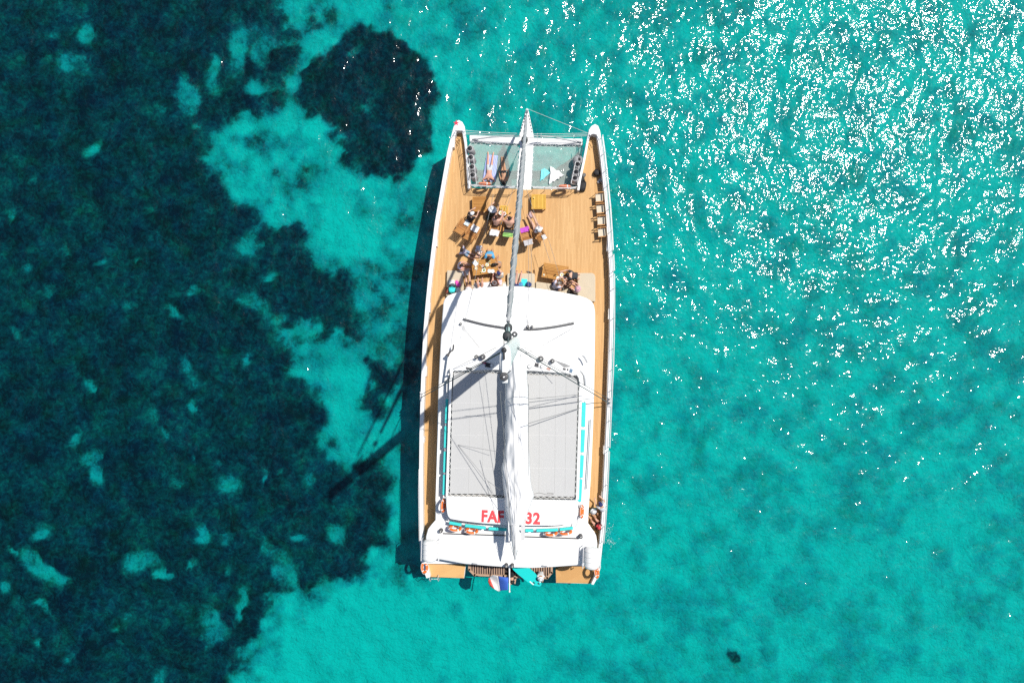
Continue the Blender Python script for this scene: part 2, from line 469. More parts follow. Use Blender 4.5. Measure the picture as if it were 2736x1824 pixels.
# ------------------------------------------------------------------ the water
WATER_TINT = (0.03, 0.825, 0.855)
WATER_ROUGH = 0.066
def water_material():
    m = bpy.data.materials.new('sea_water'); m.use_nodes = True
    nt = m.node_tree; nt.nodes.clear()
    out = nt.nodes.new('ShaderNodeOutputMaterial')
    tc = nt.nodes.new('ShaderNodeTexCoord')
    n = noisen(nt, tc.outputs['Object'], 5.5, 1, 0.5, 0.0)
    bp = nt.nodes.new('ShaderNodeBump')
    bp.inputs['Strength'].default_value = 1.0; bp.inputs['Distance'].default_value = 0.032
    nt.links.new(n, bp.inputs['Height'])
    gl = nt.nodes.new('ShaderNodeBsdfGlossy'); gl.distribution = 'GGX'
    gl.inputs['Roughness'].default_value = WATER_ROUGH
    gl.inputs['Color'].default_value = (1, 1, 1, 1)
    nt.links.new(bp.outputs[0], gl.inputs['Normal'])
    tr = nt.nodes.new('ShaderNodeBsdfTransparent')
    tr.inputs['Color'].default_value = WATER_TINT+(1,)
    geo = nt.nodes.new('ShaderNodeNewGeometry')
    dt = nt.nodes.new('ShaderNodeVectorMath'); dt.operation = 'DOT_PRODUCT'
    nt.links.new(geo.outputs['Normal'], dt.inputs[0]); nt.links.new(geo.outputs['Incoming'], dt.inputs[1])
    ab = nt.nodes.new('ShaderNodeMath'); ab.operation = 'ABSOLUTE'
    nt.links.new(dt.outputs['Value'], ab.inputs[0])
    om = mathn(nt, 'SUBTRACT', b=ab.outputs[0], v1=1.0)
    fz = mathn(nt, 'MULTIPLY_ADD', mathn(nt, 'POWER', om, v2=5.0), v2=0.97)
    fz.node.inputs[2].default_value = 0.028
    mx = nt.nodes.new('ShaderNodeMixShader')
    nt.links.new(fz, mx.inputs[0]); nt.links.new(tr.outputs[0], mx.inputs[1]); nt.links.new(gl.outputs[0], mx.inputs[2])
    nt.links.new(mx.outputs[0], out.inputs['Surface'])
    return m
def build_sea():
    rng = np.random.default_rng(5)
    step = 0.1
    x0, y0 = -52.0, -36.0
    nx, ny = 1040, 720
    kx = np.fft.fftfreq(nx, step)*2*math.pi; ky = np.fft.fftfreq(ny, step)*2*math.pi
    KX, KY = np.meshgrid(kx, ky)
    k = np.sqrt(KX**2+KY**2)+1e-6
    th = np.arctan2(KY, KX)-math.radians(160)
    spread = 0.35+0.65*np.cos(th)**2
    f = np.fft.fft2(rng.standard_normal((ny, nx)))
    Z = np.zeros((ny, nx))
    for lam, width, slope in SWELL:                  # wavelength, band width, rms slope of each band
        k0 = 2*math.pi/lam
        amp = np.exp(-(np.log(k/k0)/width)**2)*np.sqrt(spread)/k
        z = np.fft.ifft2(f*amp).real
        gy, gx = np.gradient(z, step)
        Z += z*slope/math.sqrt((gx**2+gy**2).mean())
    X, Y = np.meshgrid(x0+step*np.arange(nx), y0+step*np.arange(ny))
    # the wind puffs roughen some patches and leave others smooth
    edge = np.minimum.reduce([X-X.min(), X.max()-X, Y-Y.min(), Y.max()-Y])
    Z *= np.clip(edge/2.0, 0, 1)
    verts = np.stack([X, Y, Z], -1).reshape(-1, 3)
    idx = np.arange(nx*ny).reshape(ny, nx)
    quads = np.stack([idx[:-1, :-1], idx[:-1, 1:], idx[1:, 1:], idx[1:, :-1]], -1).reshape(-1, 4)
    L = 900.0
    nv = len(verts)
    verts = np.concatenate([verts, [(-L, -L, 0), (L, -L, 0), (L, L, 0), (-L, L, 0)]])
    c = [idx[0, 0], idx[0, -1], idx[-1, -1], idx[-1, 0]]
    quads = np.concatenate([quads, [(nv, nv+1, c[1], c[0]), (nv+1, nv+2, c[2], c[1]), (nv+2, nv+3, c[3], c[2]), (nv+3, nv, c[0], c[3])]])
    me = bpy.data.meshes.new('sea')
    me.vertices.add(len(verts)); me.vertices.foreach_set('co', verts.astype(np.float32).ravel())
    me.loops.add(quads.size); me.loops.foreach_set('vertex_index', quads.ravel().astype(np.int32))
    me.polygons.add(len(quads)); me.polygons.foreach_set('loop_start', np.arange(0, quads.size, 4, dtype=np.int32))
    me.update(calc_edges=True)
    me.polygons.foreach_set('use_smooth', np.ones(len(quads), bool))
    me.materials.append(water_material())
    o = bpy.data.objects.new('sea', me); COL.objects.link(o)
    tag(o, kind='structure')
SWELL = [(5.0, 0.5, 0.04), (1.5, 0.5, 0.08), (0.5, 0.45, 0.085)]
build_sea()
# ------------------------------------------------------------------ the catamaran
DK = 2.0                                            # deck height
GEL = mat('white_gelcoat', (0.82, 0.82, 0.81), 0.35, var=0.025, scale=1.5, spec=0.5)
GEL2 = mat('white_roof_paint', (0.84, 0.84, 0.83), 0.45, var=0.03, scale=2.5)
HULLW = mat('white_hull_topsides', (0.78, 0.79, 0.79), 0.3, var=0.03, scale=0.8)
STEEL = mat('stainless_steel', (0.74, 0.74, 0.75), 0.35, metal=0.25, var=0.06)
ALU = mat('grey_aluminium', (0.42, 0.43, 0.45), 0.4, metal=0.5, var=0.1)
BLACK = mat('black_fitting', (0.025, 0.025, 0.028), 0.5, var=0.3)
DARKG = mat('dark_grey_plastic', (0.07, 0.07, 0.075), 0.5, var=0.3)
WIRE = mat('rigging_wire', (0.13, 0.13, 0.14), 0.45, metal=0.3, var=0.1)
ROPEW = mat('white_rope', (0.66, 0.66, 0.63), 0.8, var=0.15, scale=40)
ROPEG = mat('grey_rope', (0.26, 0.26, 0.26), 0.8, var=0.3, scale=40)
TEAK = wood('teak_deck', (0.50, 0.275, 0.105), (0.71, 0.445, 0.205), 0.085, HEAD, 0.09, (0.30, 0.17, 0.07))
TEAKP = wood('teak_platform', (0.50, 0.27, 0.10), (0.66, 0.39, 0.16), 0.5, math.radians(62), 0.0)
BEIGE = mat('beige_vinyl_cushion', (0.55, 0.46, 0.335), 0.7, var=0.06, scale=3, bump=0.004)
TEAL = mat('turquoise_vinyl_pad', (0.045, 0.60, 0.58), 0.55, var=0.06, scale=4)
NETG = mat('grey_green_netting', (0.52, 0.58, 0.54), 0.8, var=0.12, scale=10)
NETW = mat('white_lacing_line', (0.72, 0.74, 0.72), 0.8, var=0.1)
SAILW = mat('white_sailcloth', (0.80, 0.80, 0.80), 0.7, var=0.04, scale=3, bump=0.01)
SAILG = mat('grey_uv_strip_sailcloth', (0.36, 0.37, 0.385), 0.75, var=0.22, scale=9, bump=0.015)
REDP = mat('red_vinyl_lettering', srgb(228, 74, 80), 0.5, var=0.04)
ORANGE = mat('orange_lifebuoy', (0.85, 0.17, 0.03), 0.6, var=0.15, scale=12)
TARP = mat('pale_grey_mesh_fabric', (0.485, 0.485, 0.48), 0.8, var=0.025, scale=1.2)
DARKGLASS = mat('dark_tinted_glass', (0.02, 0.025, 0.03), 0.08, var=0.1, spec=0.6)

_b0 = P(1386, 905, 0.0)
boat = empty('sailing_catamaran', _b0, 'big white sailing catamaran with teak decks at anchor', 'catamaran')
def part(mb, name, m, parent=None, **kw):
    return mb.build(name, m, parent or boat, **kw)
def sub(mb, name, m, par, **kw):
    """A sub-part: child of a part (parts sit at the boat's frame)."""
    o = mb.build(name, m, None, **kw)
    o.parent = par
    o.matrix_parent_inverse = Matrix.Translation(-boat.location) if par.parent is None else Matrix.Identity(4)
    return o

# outlines on the deck plane, photograph pixels
OUT_L = [(1226, 321), (1217, 327), (1212, 340), (1204, 370), (1195, 407), (1184, 468), (1173, 531), (1162, 595), (1153, 666), (1144, 743), (1137, 815), (1131, 888),
         (1127, 970), (1124, 1050), (1121, 1159), (1120, 1250), (1120.5, 1360), (1121.5, 1443), (1124, 1500)]
IN_L = [(1226, 321), (1235, 325), (1241, 337), (1245, 370), (1250, 414), (1253, 460), (1256, 503)]
OUT_R = [(1589, 332), (1598, 337), (1603, 350), (1611, 398), (1616, 440), (1621, 490), (1626, 546), (1633, 633), (1638.5, 721), (1639.5, 800), (1638, 883),
         (1635.5, 960), (1633, 1030), (1630, 1110), (1626, 1195), (1620, 1326), (1616, 1390), (1611, 1443), (1604, 1510)]
IN_R = [(1589, 332), (1580, 336), (1573, 347), (1567, 376), (1560, 414), (1552, 453), (1546, 480), (1542, 507)]
oL, iL, oR, iR = (PP(x, DK+0.5) for x in (OUT_L, IN_L, OUT_R, IN_R))
def offset(line, d):
    """Shift a plan polyline sideways by d (left of travel positive)."""
    out = []
    n = len(line)
    for i, p in enumerate(line):
        t = line[min(i+1, n-1)]-line[max(i-1, 0)]
        t.z = 0; t.normalize()
        out.append(Vector((p.x-t.y*d, p.y+t.x*d, p.z)))
    return out
def lerp_y(line, y):
    for a, b in zip(line, line[1:]):
        if (a.y-y)*(b.y-y) <= 0 and a.y != b.y:
            return a.x+(b.x-a.x)*(y-a.y)/(b.y-a.y)
    return line[-1].x if abs(line[-1].y-y) < abs(line[0].y-y) else line[0].x

# hulls, lofted from deck edge to keel
def hull(outer, inner, sgn, stern_y):
    B = MB()
    bow = outer[0]
    ys = [bow.y-0.02, bow.y-0.25, bow.y-0.7, bow.y-1.6, bow.y-3.0, bow.y-4.2]
    y = bow.y-6
    while y > stern_y+1.0: ys.append(y); y -= 2.2
    ys.append(stern_y)
    inn_end = inner[-1]
    ys = sorted([y for y in ys if abs(y-inn_end.y) > 0.3]+[inn_end.y+0.02, inn_end.y-0.25], reverse=True)
    rows = []
    for i, y in enumerate(ys):
        xo = lerp_y(outer, y)
        if y > inn_end.y: xi = lerp_y(inner, y)
        else: xi = xo+sgn*2.95
        w = xi-xo
        t = min(1, (bow.y-y)/4.0); e = min(1, max(0, (y-stern_y)/3))
        wl = w*(0.30+0.40*t); cxm = (xo+xi)/2+(-sgn*0.0)
        rows.append([(xo, y, DK-0.03), (xo+sgn*0.02, y, DK-0.5), (cxm-wl*0.5, y+0.0, 0.25), (cxm-wl*0.42, y, -0.35),
                     (cxm, y, -0.35-0.75*t*(0.4+0.6*e)), (cxm+wl*0.42, y, -0.35), (cxm+wl*0.5, y, 0.25), (xi-sgn*0.02, y, DK-0.5), (xi, y, DK-0.03)])
    n = len(rows[0])
    vs = [p for r in rows for p in r]
    fs = []
    for i in range(len(rows)-1):
        for k in range(n-1):
            q = (i*n+k, i*n+k+1, (i+1)*n+k+1, (i+1)*n+k)
            fs.append(q if sgn < 0 else q[::-1])
        q = (i*n+n-1, i*n, (i+1)*n, (i+1)*n+n-1)
        fs.append(q if sgn < 0 else q[::-1])
    fs.append(tuple(range(n))); fs.append(tuple((len(rows)-1)*n+k for k in range(n-1, -1, -1)))
    B.add(vs, fs)
    return part(B, 'hull', HULLW, smooth=False)
hull(oL, iL, 1, P(1124, 1505, DK).y)
hull(oR, iR, -1, P(1604, 1512, DK).y)
# bridge deck between the hulls
B = MB()
B.prism(PP([(1258, 504), (1540, 507), (1600, 900), (1570, 1495), (1160, 1490), (1165, 900)], DK), 0.9, DK-0.06)
part(B, 'bridge_deck', HULLW)

# teak deck
mid_front = [(1259, 503), (1381, 505), (1383, 507), (1420, 507), (1421, 505), (1541, 507)]
iLo = offset(oL, 0.12); 
deck_poly = [Vector((p.x, p.y, 0)) for p in reversed(offset(oL, 0.10))]
deck_poly += [Vector((p.x, p.y, 0)) for p in offset(iL, -0.10)[1:-1]]
deck_poly += [Vector((p.x, p.y, 0)) for p in PP(mid_front, DK)]
deck_poly += [Vector((p.x, p.y, 0)) for p in reversed(offset(iR, 0.10)[1:-1])]
deck_poly += [Vector((p.x, p.y, 0)) for p in offset(oR, -0.10)]
B = MB(); B.prism(deck_poly, DK-0.045, DK)
part(B, 'deck', TEAK)

# bulwarks: a raised white rim along each hull, bow nose caps
def strip(line, d0, d1, z0, z1):
    a = offset(line, d0); b = offset(line, d1)
    vs = []; fs = []
    for p, q in zip(a, b):
        vs += [(p.x, p.y, z0), (p.x, p.y, z1), (q.x, q.y, z1), (q.x, q.y, z0)]
    n = len(a)
    for i in range(n-1):
        for k in range(4):
            fs.append((i*4+k, i*4+(k+1) % 4, (i+1)*4+(k+1) % 4, (i+1)*4+k))
    fs.append((3, 2, 1, 0)); fs.append(tuple((n-1)*4+k for k in range(4)))
    return vs, fs
def bulwark(line, s, w=0.24, h=0.56):
    B = MB(); v, f = strip(line, 0.0, s*w, DK-0.05, DK+h); B.add(v, f)
    o = part(B, 'bulwark', GEL)
    bm = bmesh.new(); bm.from_mesh(o.data); bmesh.ops.recalc_face_normals(bm, faces=bm.faces); bm.to_mesh(o.data); bm.free()
    bv = o.modifiers.new('bevel', 'BEVEL'); bv.width = 0.03; bv.segments = 2
    return o
bulwark(oL, 1); bulwark(iL, -1, 0.15, 0.40); bulwark(oR, -1); bulwark(iR, 1, 0.15, 0.40)
for pts, c in ((PP([(1226, 321), (1218, 327), (1213, 338), (1216, 352), (1224, 349), (1236, 350), (1242, 352), (1241, 337), (1235, 326)], DK+0.57), 0),
               (PP([(1589, 332), (1580, 337), (1573, 348), (1574, 361), (1585, 358), (1598, 361), (1604, 366), (1603, 350), (1598, 338)], DK+0.57), 1)):
    B = MB(); B.prism(pts, DK-0.05, DK+0.575)
    part(B, 'bow_cap', GEL, bevel=0.03)
# red star sticker on the port bow
B = MB(); c = P(1219, 329, DK+0.59); st = []
for k in range(10):
    r = 0.20 if k % 2 == 0 else 0.075
    st.append((c.x+r*math.cos(k*math.pi/5+0.3), c.y+r*math.sin(k*math.pi/5+0.3)))
B.prism(st, DK+0.578, DK+0.583)
part(B, 'star_sticker', mat('crimson_sticker', (0.62, 0.02, 0.07), 0.5))
# mooring chocks on the rim
for x, y, l in ((1211, 386, 0.46), (1165, 648, 0.5), (1146, 822, 0.6), (1137, 991, 0.6), (1131, 1173, 0.35), (1625, 657, 0.65), (1629, 839, 0.62), (1627, 1010, 0.62), (1616, 1200, 0.5), (1611, 1320, 0.4)):
    B = MB(); c = P(x, y, DK+0.25)
    B.box((c.x, c.y, DK+0.25), (0.20, l, 0.50), -HEAD)
    B.lathe((c.x, c.y+l*0.25, DK+0.5), [(0.035, 0), (0.035, 0.02), (0.02, 0.03)], 8, mi=1)
    B.lathe((c.x, c.y-l*0.25, DK+0.5), [(0.035, 0), (0.035, 0.02), (0.02, 0.03)], 8, mi=1)
    part(B, 'mooring_box', [GEL, ALU], bevel=0.0)

# fore beam, central spine, sprit
ZB = DK-0.15
B = MB(); B.prism(PP([(1254, 361), (1385, 366), (1425, 368), (1557, 370), (1558, 388), (1427, 386), (1385, 385), (1255, 379.5)], ZB), ZB-0.45, ZB)
part(B, 'fore_beam', GEL, bevel=0.06)
B = MB(); B.prism(PP([(1389, 384), (1426, 384), (1419, 508), (1379, 508)], ZB-0.04), ZB-0.5, ZB-0.04)
part(B, 'spine_beam', GEL, bevel=0.04)
B = MB(); B.prism(PP([(1405.5, 290), (1411, 290), (1427, 368), (1386, 366)], ZB+0.02), ZB-0.25, ZB+0.02)
sprit = part(B, 'bowsprit', GEL, bevel=0.03)
B = MB()
for (x0, y0, x1, y1) in ((1405, 307, 1390, 355), (1412, 307, 1422, 357)):
    for k in range(6):
        t0, t1 = k/6+0.03, k/6+0.11
        a = P(x0+(x1-x0)*t0, y0+(y1-y0)*t0, ZB+0.025); b = P(x0+(x1-x0)*t1, y0+(y1-y0)*t1, ZB+0.025)
        B = MB(); B.tube([a, b], 0.03, 6); part(B, 'sprit_slot', DARKG, sprit)
# martingale: wires over the beam and the black striker ends
for pts in ([(1262, 372), (1316, 365), (1390, 362)], [(1262, 372), (1316, 386)], [(1553, 379), (1480, 366), (1426, 362)], [(1553, 379), (1490, 388)]):
    B = MB(); B.tube([P(x, y, ZB+0.09) for x, y in pts], 0.022, 6)
    part(B, 'martingale_wire', ALU)
for x, y in ((1270, 372.5), (1545, 379)):
    B = MB(); c = P(x, y, ZB+0.05); B.box(c, (0.34, 0.10, 0.09), 0.0); B.lathe((c.x, c.y, c.z), [(0.05, 0), (0.05, 0.08), (0.02, 0.1)], 8)
    part(B, 'striker_fitting', ALU)
# guard lines between the bows
for dy in (0, 5, 9):
    for a, b in (((1243, 349+dy), (1388, 357+dy)), ((1426, 358+dy), (1572, 356+dy*0.8))):
        B = MB(); B.tube([P(*a, DK+0.9-dy*0.05), P((a[0]+b[0])/2, (a[1]+b[1])/2+1, DK+0.80-dy*0.05), P(*b, DK+0.9-dy*0.05)], 0.012, 5)
        part(B, 'guard_line', ROPEW)
B = MB(); B.tube([P(1409, 291, ZB+0.1), P(1568, 355, DK+0.7)], 0.010, 5)
part(B, 'guard_line', ROPEW)
for x in (1436, 1446):
    B = MB(); B.tube([P(x, 357, DK+0.75), P(x-1, 380, ZB+0.03)], 0.02, 6); part(B, 'stanchion', STEEL)
# trampoline nets: a real mesh of strands
def net(corners, cell=0.066, strand=0.0095, z=DK-0.22):
    a, b, c, d = [P(x, y, z) for x, y in corners]     # front-left, front-right, back-right, back-left
    B = MB()
    def seg(p, q, r, dz):
        t = (q-p); t.z = 0; t.normalize(); nn = Vector((-t.y, t.x, 0))*r
        up = Vector((0, 0, 0.006+dz)); dn = Vector((0, 0, -0.006+dz))
        B.add([p-nn+dn, p+nn+dn, q+nn+dn, q-nn+dn, p-nn+up, p+nn+up, q+nn+up, q-nn+up],
              [(3, 2, 1, 0), (4, 5, 6, 7), (0, 1, 5, 4), (1, 2, 6, 5), (2, 3, 7, 6), (3, 0, 4, 7)])
    nu = int((b-a).length/cell); nv = int((d-a).length/cell)
    sag = lambda u, v: Vector((0, 0, -0.10*math.sin(math.pi*u)*math.sin(math.pi*v)))
    for i in range(nu+1):
        u = i/nu; p = a.lerp(b, u); q = d.lerp(c, u)
        for k in range(4):
            seg(p.lerp(q, k/4)+sag(u, k/4), p.lerp(q, (k+1)/4)+sag(u, (k+1)/4), strand, 0.0)
    for j in range(nv+1):
        v = j/nv; p = a.lerp(d, v); q = b.lerp(c, v)
        for k in range(4):
            seg(p.lerp(q, k/4)+sag(k/4, v), p.lerp(q, (k+1)/4)+sag((k+1)/4, v), strand*0.8, 0.004)
    o = part(B, 'trampoline_net', NETG)
    # edge rope and zigzag lacing
    E = MB(); E.tube([a, b, c, d], 0.018, 6, closed=True)
    part(E, 'net_edge_rope', NETW, o)
    return a, b, c, d, o
def lacing(p, q, out, step=0.17, r=0.016, m=None, par=None):
    n = max(2, int((q-p).length/step)); pts = []
    for i in range(n+1):
        pts.append(p.lerp(q, i/n)+(out if i % 2 else Vector((0, 0, 0.01))))
    B = MB(); B.tube(pts, r, 5)
    return part(B, 'zigzag_lacing', m or NETW, par)
for cs in (((1256, 386), (1384, 390), (1380, 497), (1262, 495)), ((1428, 391), (1556, 394), (1540, 500), (1421, 498))):
    a, b, c, d, nt_ = net(cs)
    lacing(a, b, Vector((0, 0.16, 0.06)), par=nt_); lacing(d, c, Vector((0, -0.14, 0.04)), par=nt_)
    lacing(a, d, Vector((-0.14, 0, 0.05)), par=nt_); lacing(b, c, Vector((0.06, 0, 0.05)), par=nt_)

# guard rails: posts and three bars
def guard_rail(pts, h=0.95, bars=(0.72, 0.9, 1.08), r=0.018, posts=None, zb=DK+0.2, m=None):
    """pts: pixels of the foot line; bars follow it above."""
    root = None
    foot = [P(x, y, zb) for x, y in pts]
    for bz in bars:
        B = MB(); B.tube([Vector((p.x, p.y, DK+bz)) for p in foot], r if bz == bars[-1] else r*0.8, 6)
        part(B, 'guard_rail', m or STEEL)
    for i in (posts if posts is not None else range(len(foot))):
        p = foot[i]
        B = MB(); B.tube([(p.x, p.y, zb-0.18), (p.x, p.y, DK+bars[-1])], r, 6)
        part(B, 'stanchion', STEEL)
guard_rail([(1239, 361), (1246, 400), (1251, 440), (1255, 480), (1260, 502), (1300, 505), (1340, 507), (1377, 508)])
guard_rail([(1423, 508), (1455, 509), (1490, 510), (1520, 510), (1538, 508)])
guard_rail([(1570, 365), (1562, 405), (1554, 445), (1547, 475)])
guard_rail([(1606.5, 372), (1612.5, 415), (1617.5, 460), (1621.5, 500), (1627.5, 560), (1631.5, 620), (1634.5, 672)])
guard_rail([(1635.5, 684), (1637.5, 726)])
guard_rail([(1637.5, 735), (1638, 772), (1638, 850), (1636.5, 930), (1635, 985), (1632, 1040), (1628.5, 1120), (1625.5, 1190)], bars=(0.78, 1.05))
guard_rail([(1624.5, 1200), (1620.5, 1290), (1617.5, 1345), (1613.5, 1400), (1609.5, 1440)], bars=(0.78, 1.05))
guard_rail([(1122, 1250), (1121, 1310), (1122, 1380), (1123, 1440)], bars=(0.35, 0.6))
# bow pulpit hoops
for pts in ([(1215, 352), (1220, 345), (1228, 344), (1237, 350), (1241, 358)], [(1577, 362), (1584, 354), (1592, 353), (1600, 358), (1605, 368)]):
    for hz in (0.75, 0.95, 1.15):
        B = MB(); B.tube([P(x, y, DK+hz) for x, y in pts], 0.018, 6); part(B, 'pulpit_hoop', STEEL)

# ------------------------------------------------ coachroof
ROOF = [(1184.5, 811), (1186, 803), (1190, 797), (1197, 790), (1207, 785), (1243, 774.5), (1290, 768), (1338, 764.5), (1386, 764.5), (1433, 770), (1481, 777), (1528, 786),
        (1552, 791), (1566, 796), (1576, 802), (1583, 808), (1587, 816), (1590, 835), (1590, 890), (1589, 954), (1588, 1020), (1587, 1060), (1585, 1130), (1582, 1207), (1577, 1302),
        (1573, 1360), (1571, 1400), (1576, 1409), (1588, 1421), (1593, 1431), (1596, 1452), (1594, 1480), (1576, 1500), (1540, 1509.5), (1481, 1514), (1419, 1517), (1362, 1515.5),
        (1302, 1511), (1243, 1506), (1171, 1493), (1142, 1484), (1137, 1460), (1138, 1433), (1143, 1414), (1152, 1402), (1163, 1390), (1164, 1324), (1166, 1240), (1168, 1159), (1171, 1040),
        (1175, 960), (1179, 883)]
RZ = 3.5
rp = PP(ROOF, RZ)
cen = Vector((sum(p.x for p in rp)/len(rp), sum(p.y for p in rp)/len(rp), RZ))
B = MB()
n = len(rp)
rings = [(1.0, 0.0, RZ-0.22), (1.0, 0.0, RZ-0.05), (0.988, 0.0, RZ), (0.80, 0.0, RZ+0.045), (0.45, 0.0, RZ+0.06)]
vs = []; fs = []
for k, _, z in rings:
    for p in rp: vs.append((cen.x+(p.x-cen.x)*k, cen.y+(p.y-cen.y)*k, z))
for j in range(len(rings)-1):
    for i in range(n): fs.append((j*n+(i+1) % n, j*n+i, (j+1)*n+i, (j+1)*n+(i+1) % n))
fs.append(tuple(range(n))); fs.append(tuple((len(rings)-1)*n+k for k in range(n-1, -1, -1)))
B.add(vs, fs)
coach = part(B, 'coachroof', GEL2)
# cabin walls under it with dark windows
def shrink(pts, k):
    return [Vector((cen.x+(p.x-cen.x)*k[0], cen.y+(p.y-cen.y)*k[1], 0)) for p in pts]
cab = shrink(rp[:27]+rp[45:], (0.93, 0.93))
B = MB(); B.prism(cab, DK-0.01, RZ-0.23)
cabw = part(B, 'cabin_wall', GEL)
for (i, j) in ((48, 49), (49, 50), (50, 51), (17, 19), (19, 21), (21, 23)):
    a, b = shrink([rp[i], rp[j]], (0.932, 0.932))
    d = (b-a); L = d.length; ang = math.atan2(d.y, d.x)
    nrm = Vector((d.y, -d.x, 0)).normalized(); c = (a+b)/2
    if (c-Vector((cen.x, cen.y, 0))).dot(nrm) < 0: nrm = -nrm
    B = MB(); B.box((c.x+nrm.x*0.02, c.y+nrm.y*0.02, 2.75), (L*0.86, 0.06, 0.5), ang)
    part(B, 'cabin_window', DARKGLASS, cabw)
# traveller tracks, blocks and small fittings on the roof
def curve_px(pts, z, nsub=6):
    out = []
    pts = [Vector((x, y)) for x, y in pts]
    for i in range(len(pts)-1):
        p0 = pts[max(i-1, 0)]; p1 = pts[i]; p2 = pts[i+1]; p3 = pts[min(i+2, len(pts)-1)]
        for k in range(nsub):
            t = k/nsub
            q = 0.5*((2*p1)+(p2-p0)*t+(2*p0-5*p1+4*p2-p3)*t*t+(3*p1-p0-3*p2+p3)*t**3)
            out.append(P(q.x, q.y, z))
    out.append(P(pts[-1].x, pts[-1].y, z))
    return out
ZR = RZ+0.06
for pts in ([(1237, 853), (1262, 860), (1300, 869), (1350, 877)], [(1400, 880), (1430, 880), (1480, 874), (1534, 864)]):
    B = MB(); B.tube(curve_px(pts, ZR+0.06), 0.045, 6); part(B, 'jib_track', DARKG)
    B = MB(); B.tube(curve_px([(x, y-4) for x, y in pts], ZR+0.05), 0.012, 5); part(B, 'control_line', ROPEG)
def block(px, py, z, r=0.07, m=DARKG):
    B = MB(); c = P(px, py, z)
    B.lathe(c, [(r*0.6, 0), (r, 0.03), (r, 0.09), (r*0.6, 0.12)], 12); B.lathe((c.x, c.y, c.z+0.12), [(r*0.35, 0), (r*0.35, 0.02)], 8, mi=1)
    return part(B, 'block', [m, ROPEW])
for x, y in ((1231, 865), (1410, 872.5), (1422, 872.5), (1414, 878)): block(x, y, ZR+0.05, 0.075)
def winch(px, py, z, r=0.16):
    B = MB(); c = P(px, py, z)
    B.lathe(c, [(r*1.1, 0), (r*1.1, 0.05), (r*0.8, 0.09), (r*0.75, 0.2), (r*1.05, 0.26), (r*1.0, 0.31), (r*0.4, 0.33)], 16)
    B.lathe((c.x, c.y, c.z+0.33), [(r*0.3, 0), (r*0.3, 0.03)], 8, mi=1)
    return part(B, 'winch', [DARKG, ROPEW], smooth=False)

# ------------------------------------------------ raised flybridge frame
UZ = 4.55
FLY_L = [(1201, 1040), (1199, 1110), (1197, 1180), (1195, 1250), (1193, 1326)]
front = [(1203, 1000), (1201, 990), (1203, 983), (1210, 977), (1267, 958), (1326, 926), (1345, 916), (1400, 916), (1445, 940), (1500, 965), (1526, 976), (1538, 981), (1549, 990), (1556, 1003), (1557.5, 1020),
         (1547, 1020), (1546, 1010), (1541, 1002), (1530, 999), (1430, 991), (1320, 988), (1212, 990), (1209, 996), (1209, 1010), (1202, 1012)]
B = MB(); B.prism(PP(front, UZ), UZ-0.16, UZ)
console = part(B, 'flybridge_console', GEL2, bevel=0.04)
def bar(p, q, w, h, z, name='frame_beam', m=GEL2, bevel=0.02):
    a = P(*p, z); b = P(*q, z); d = b-a
    B = MB(); B.box(((a.x+b.x)/2, (a.y+b.y)/2, z-h/2), (w, d.length, h), math.atan2(d.y, d.x)-math.pi/2)
    return part(B, name, m, bevel=bevel)
bar((1204, 1011), (1194, 1326), 0.14, 0.12, UZ)
bar((1552.5, 1019), (1543, 1334), 0.16, 0.12, UZ)
aft = [(1192, 1325), (1192, 1350), (1194.5, 1371), (1197, 1379), (1203, 1386), (1233, 1391.5), (1290, 1398), (1352, 1402), (1410, 1404), (1481, 1404), (1524, 1401), (1534, 1397), (1540, 1389), (1543, 1376), (1545, 1336),
       (1480, 1336), (1380, 1333), (1290, 1327)]
B = MB(); B.prism(PP(aft, UZ), UZ-0.14, UZ)
aftp = part(B, 'aft_panel', GEL2, bevel=0.05)
# pale grey stretched mesh with lacing all round
TR = [(1213, 996), (1300, 997), (1380, 1000), (1470, 1003), (1532, 1007), (1541, 1014), (1544, 1030), (1541, 1150), (1535, 1326), (1380, 1325), (1290, 1319), (1202, 1318), (1204, 1250), (1209, 1060)]
B = MB(); B.prism(PP(TR, UZ-0.10), UZ-0.14, UZ-0.10)
tarp = part(B, 'lounge_net', TARP)
for x in (1252, 1288, 1440, 1482, 1510):
    B = MB(); B.tube([P(x+(6 if x < 1400 else 3), 1002, UZ-0.094), P(x, 1318, UZ-0.094)], 0.006, 4); part(B, 'net_seam', mat('net_seam_grey', (0.52, 0.52, 0.51), 0.8), tarp)
for y in (1076, 1162, 1250):
    for a, b in ((1206, 1338), (1412, 1540)):
        B = MB(); B.tube([P(a, y, UZ-0.094), P(b, y+2, UZ-0.094)], 0.008, 4); part(B, 'net_seam', mat('net_seam_white', (0.7, 0.7, 0.7), 0.8), tarp)
B = MB(); B.prism(PP([(1205, 992), (1548, 1003), (1540, 1332), (1196, 1324)], UZ-0.45), UZ-0.50, UZ-0.45)
part(B, 'cockpit_sole', mat('cockpit_floor', (0.42, 0.40, 0.38), 0.8, var=0.5, scale=1.2))
z = UZ-0.09
def lace_px(a, b, off, **kw): lacing(P(*a, z), P(*b, z), off, par=tarp, **kw)
lace_px((1213, 996), (1340, 998), Vector((0, 0.13, 0))); lace_px((1410, 1001), (1536, 1006), Vector((0, 0.13, 0)))
lace_px((1209, 1060), (1202, 1318), Vector((-0.13, 0, 0))); lace_px((1544, 1030), (1535, 1326), Vector((0.15, 0, 0)))
lace_px((1202, 1318), (1345, 1322), Vector((0, -0.14, 0))); lace_px((1420, 1325), (1535, 1326), Vector((0, -0.14, 0)))
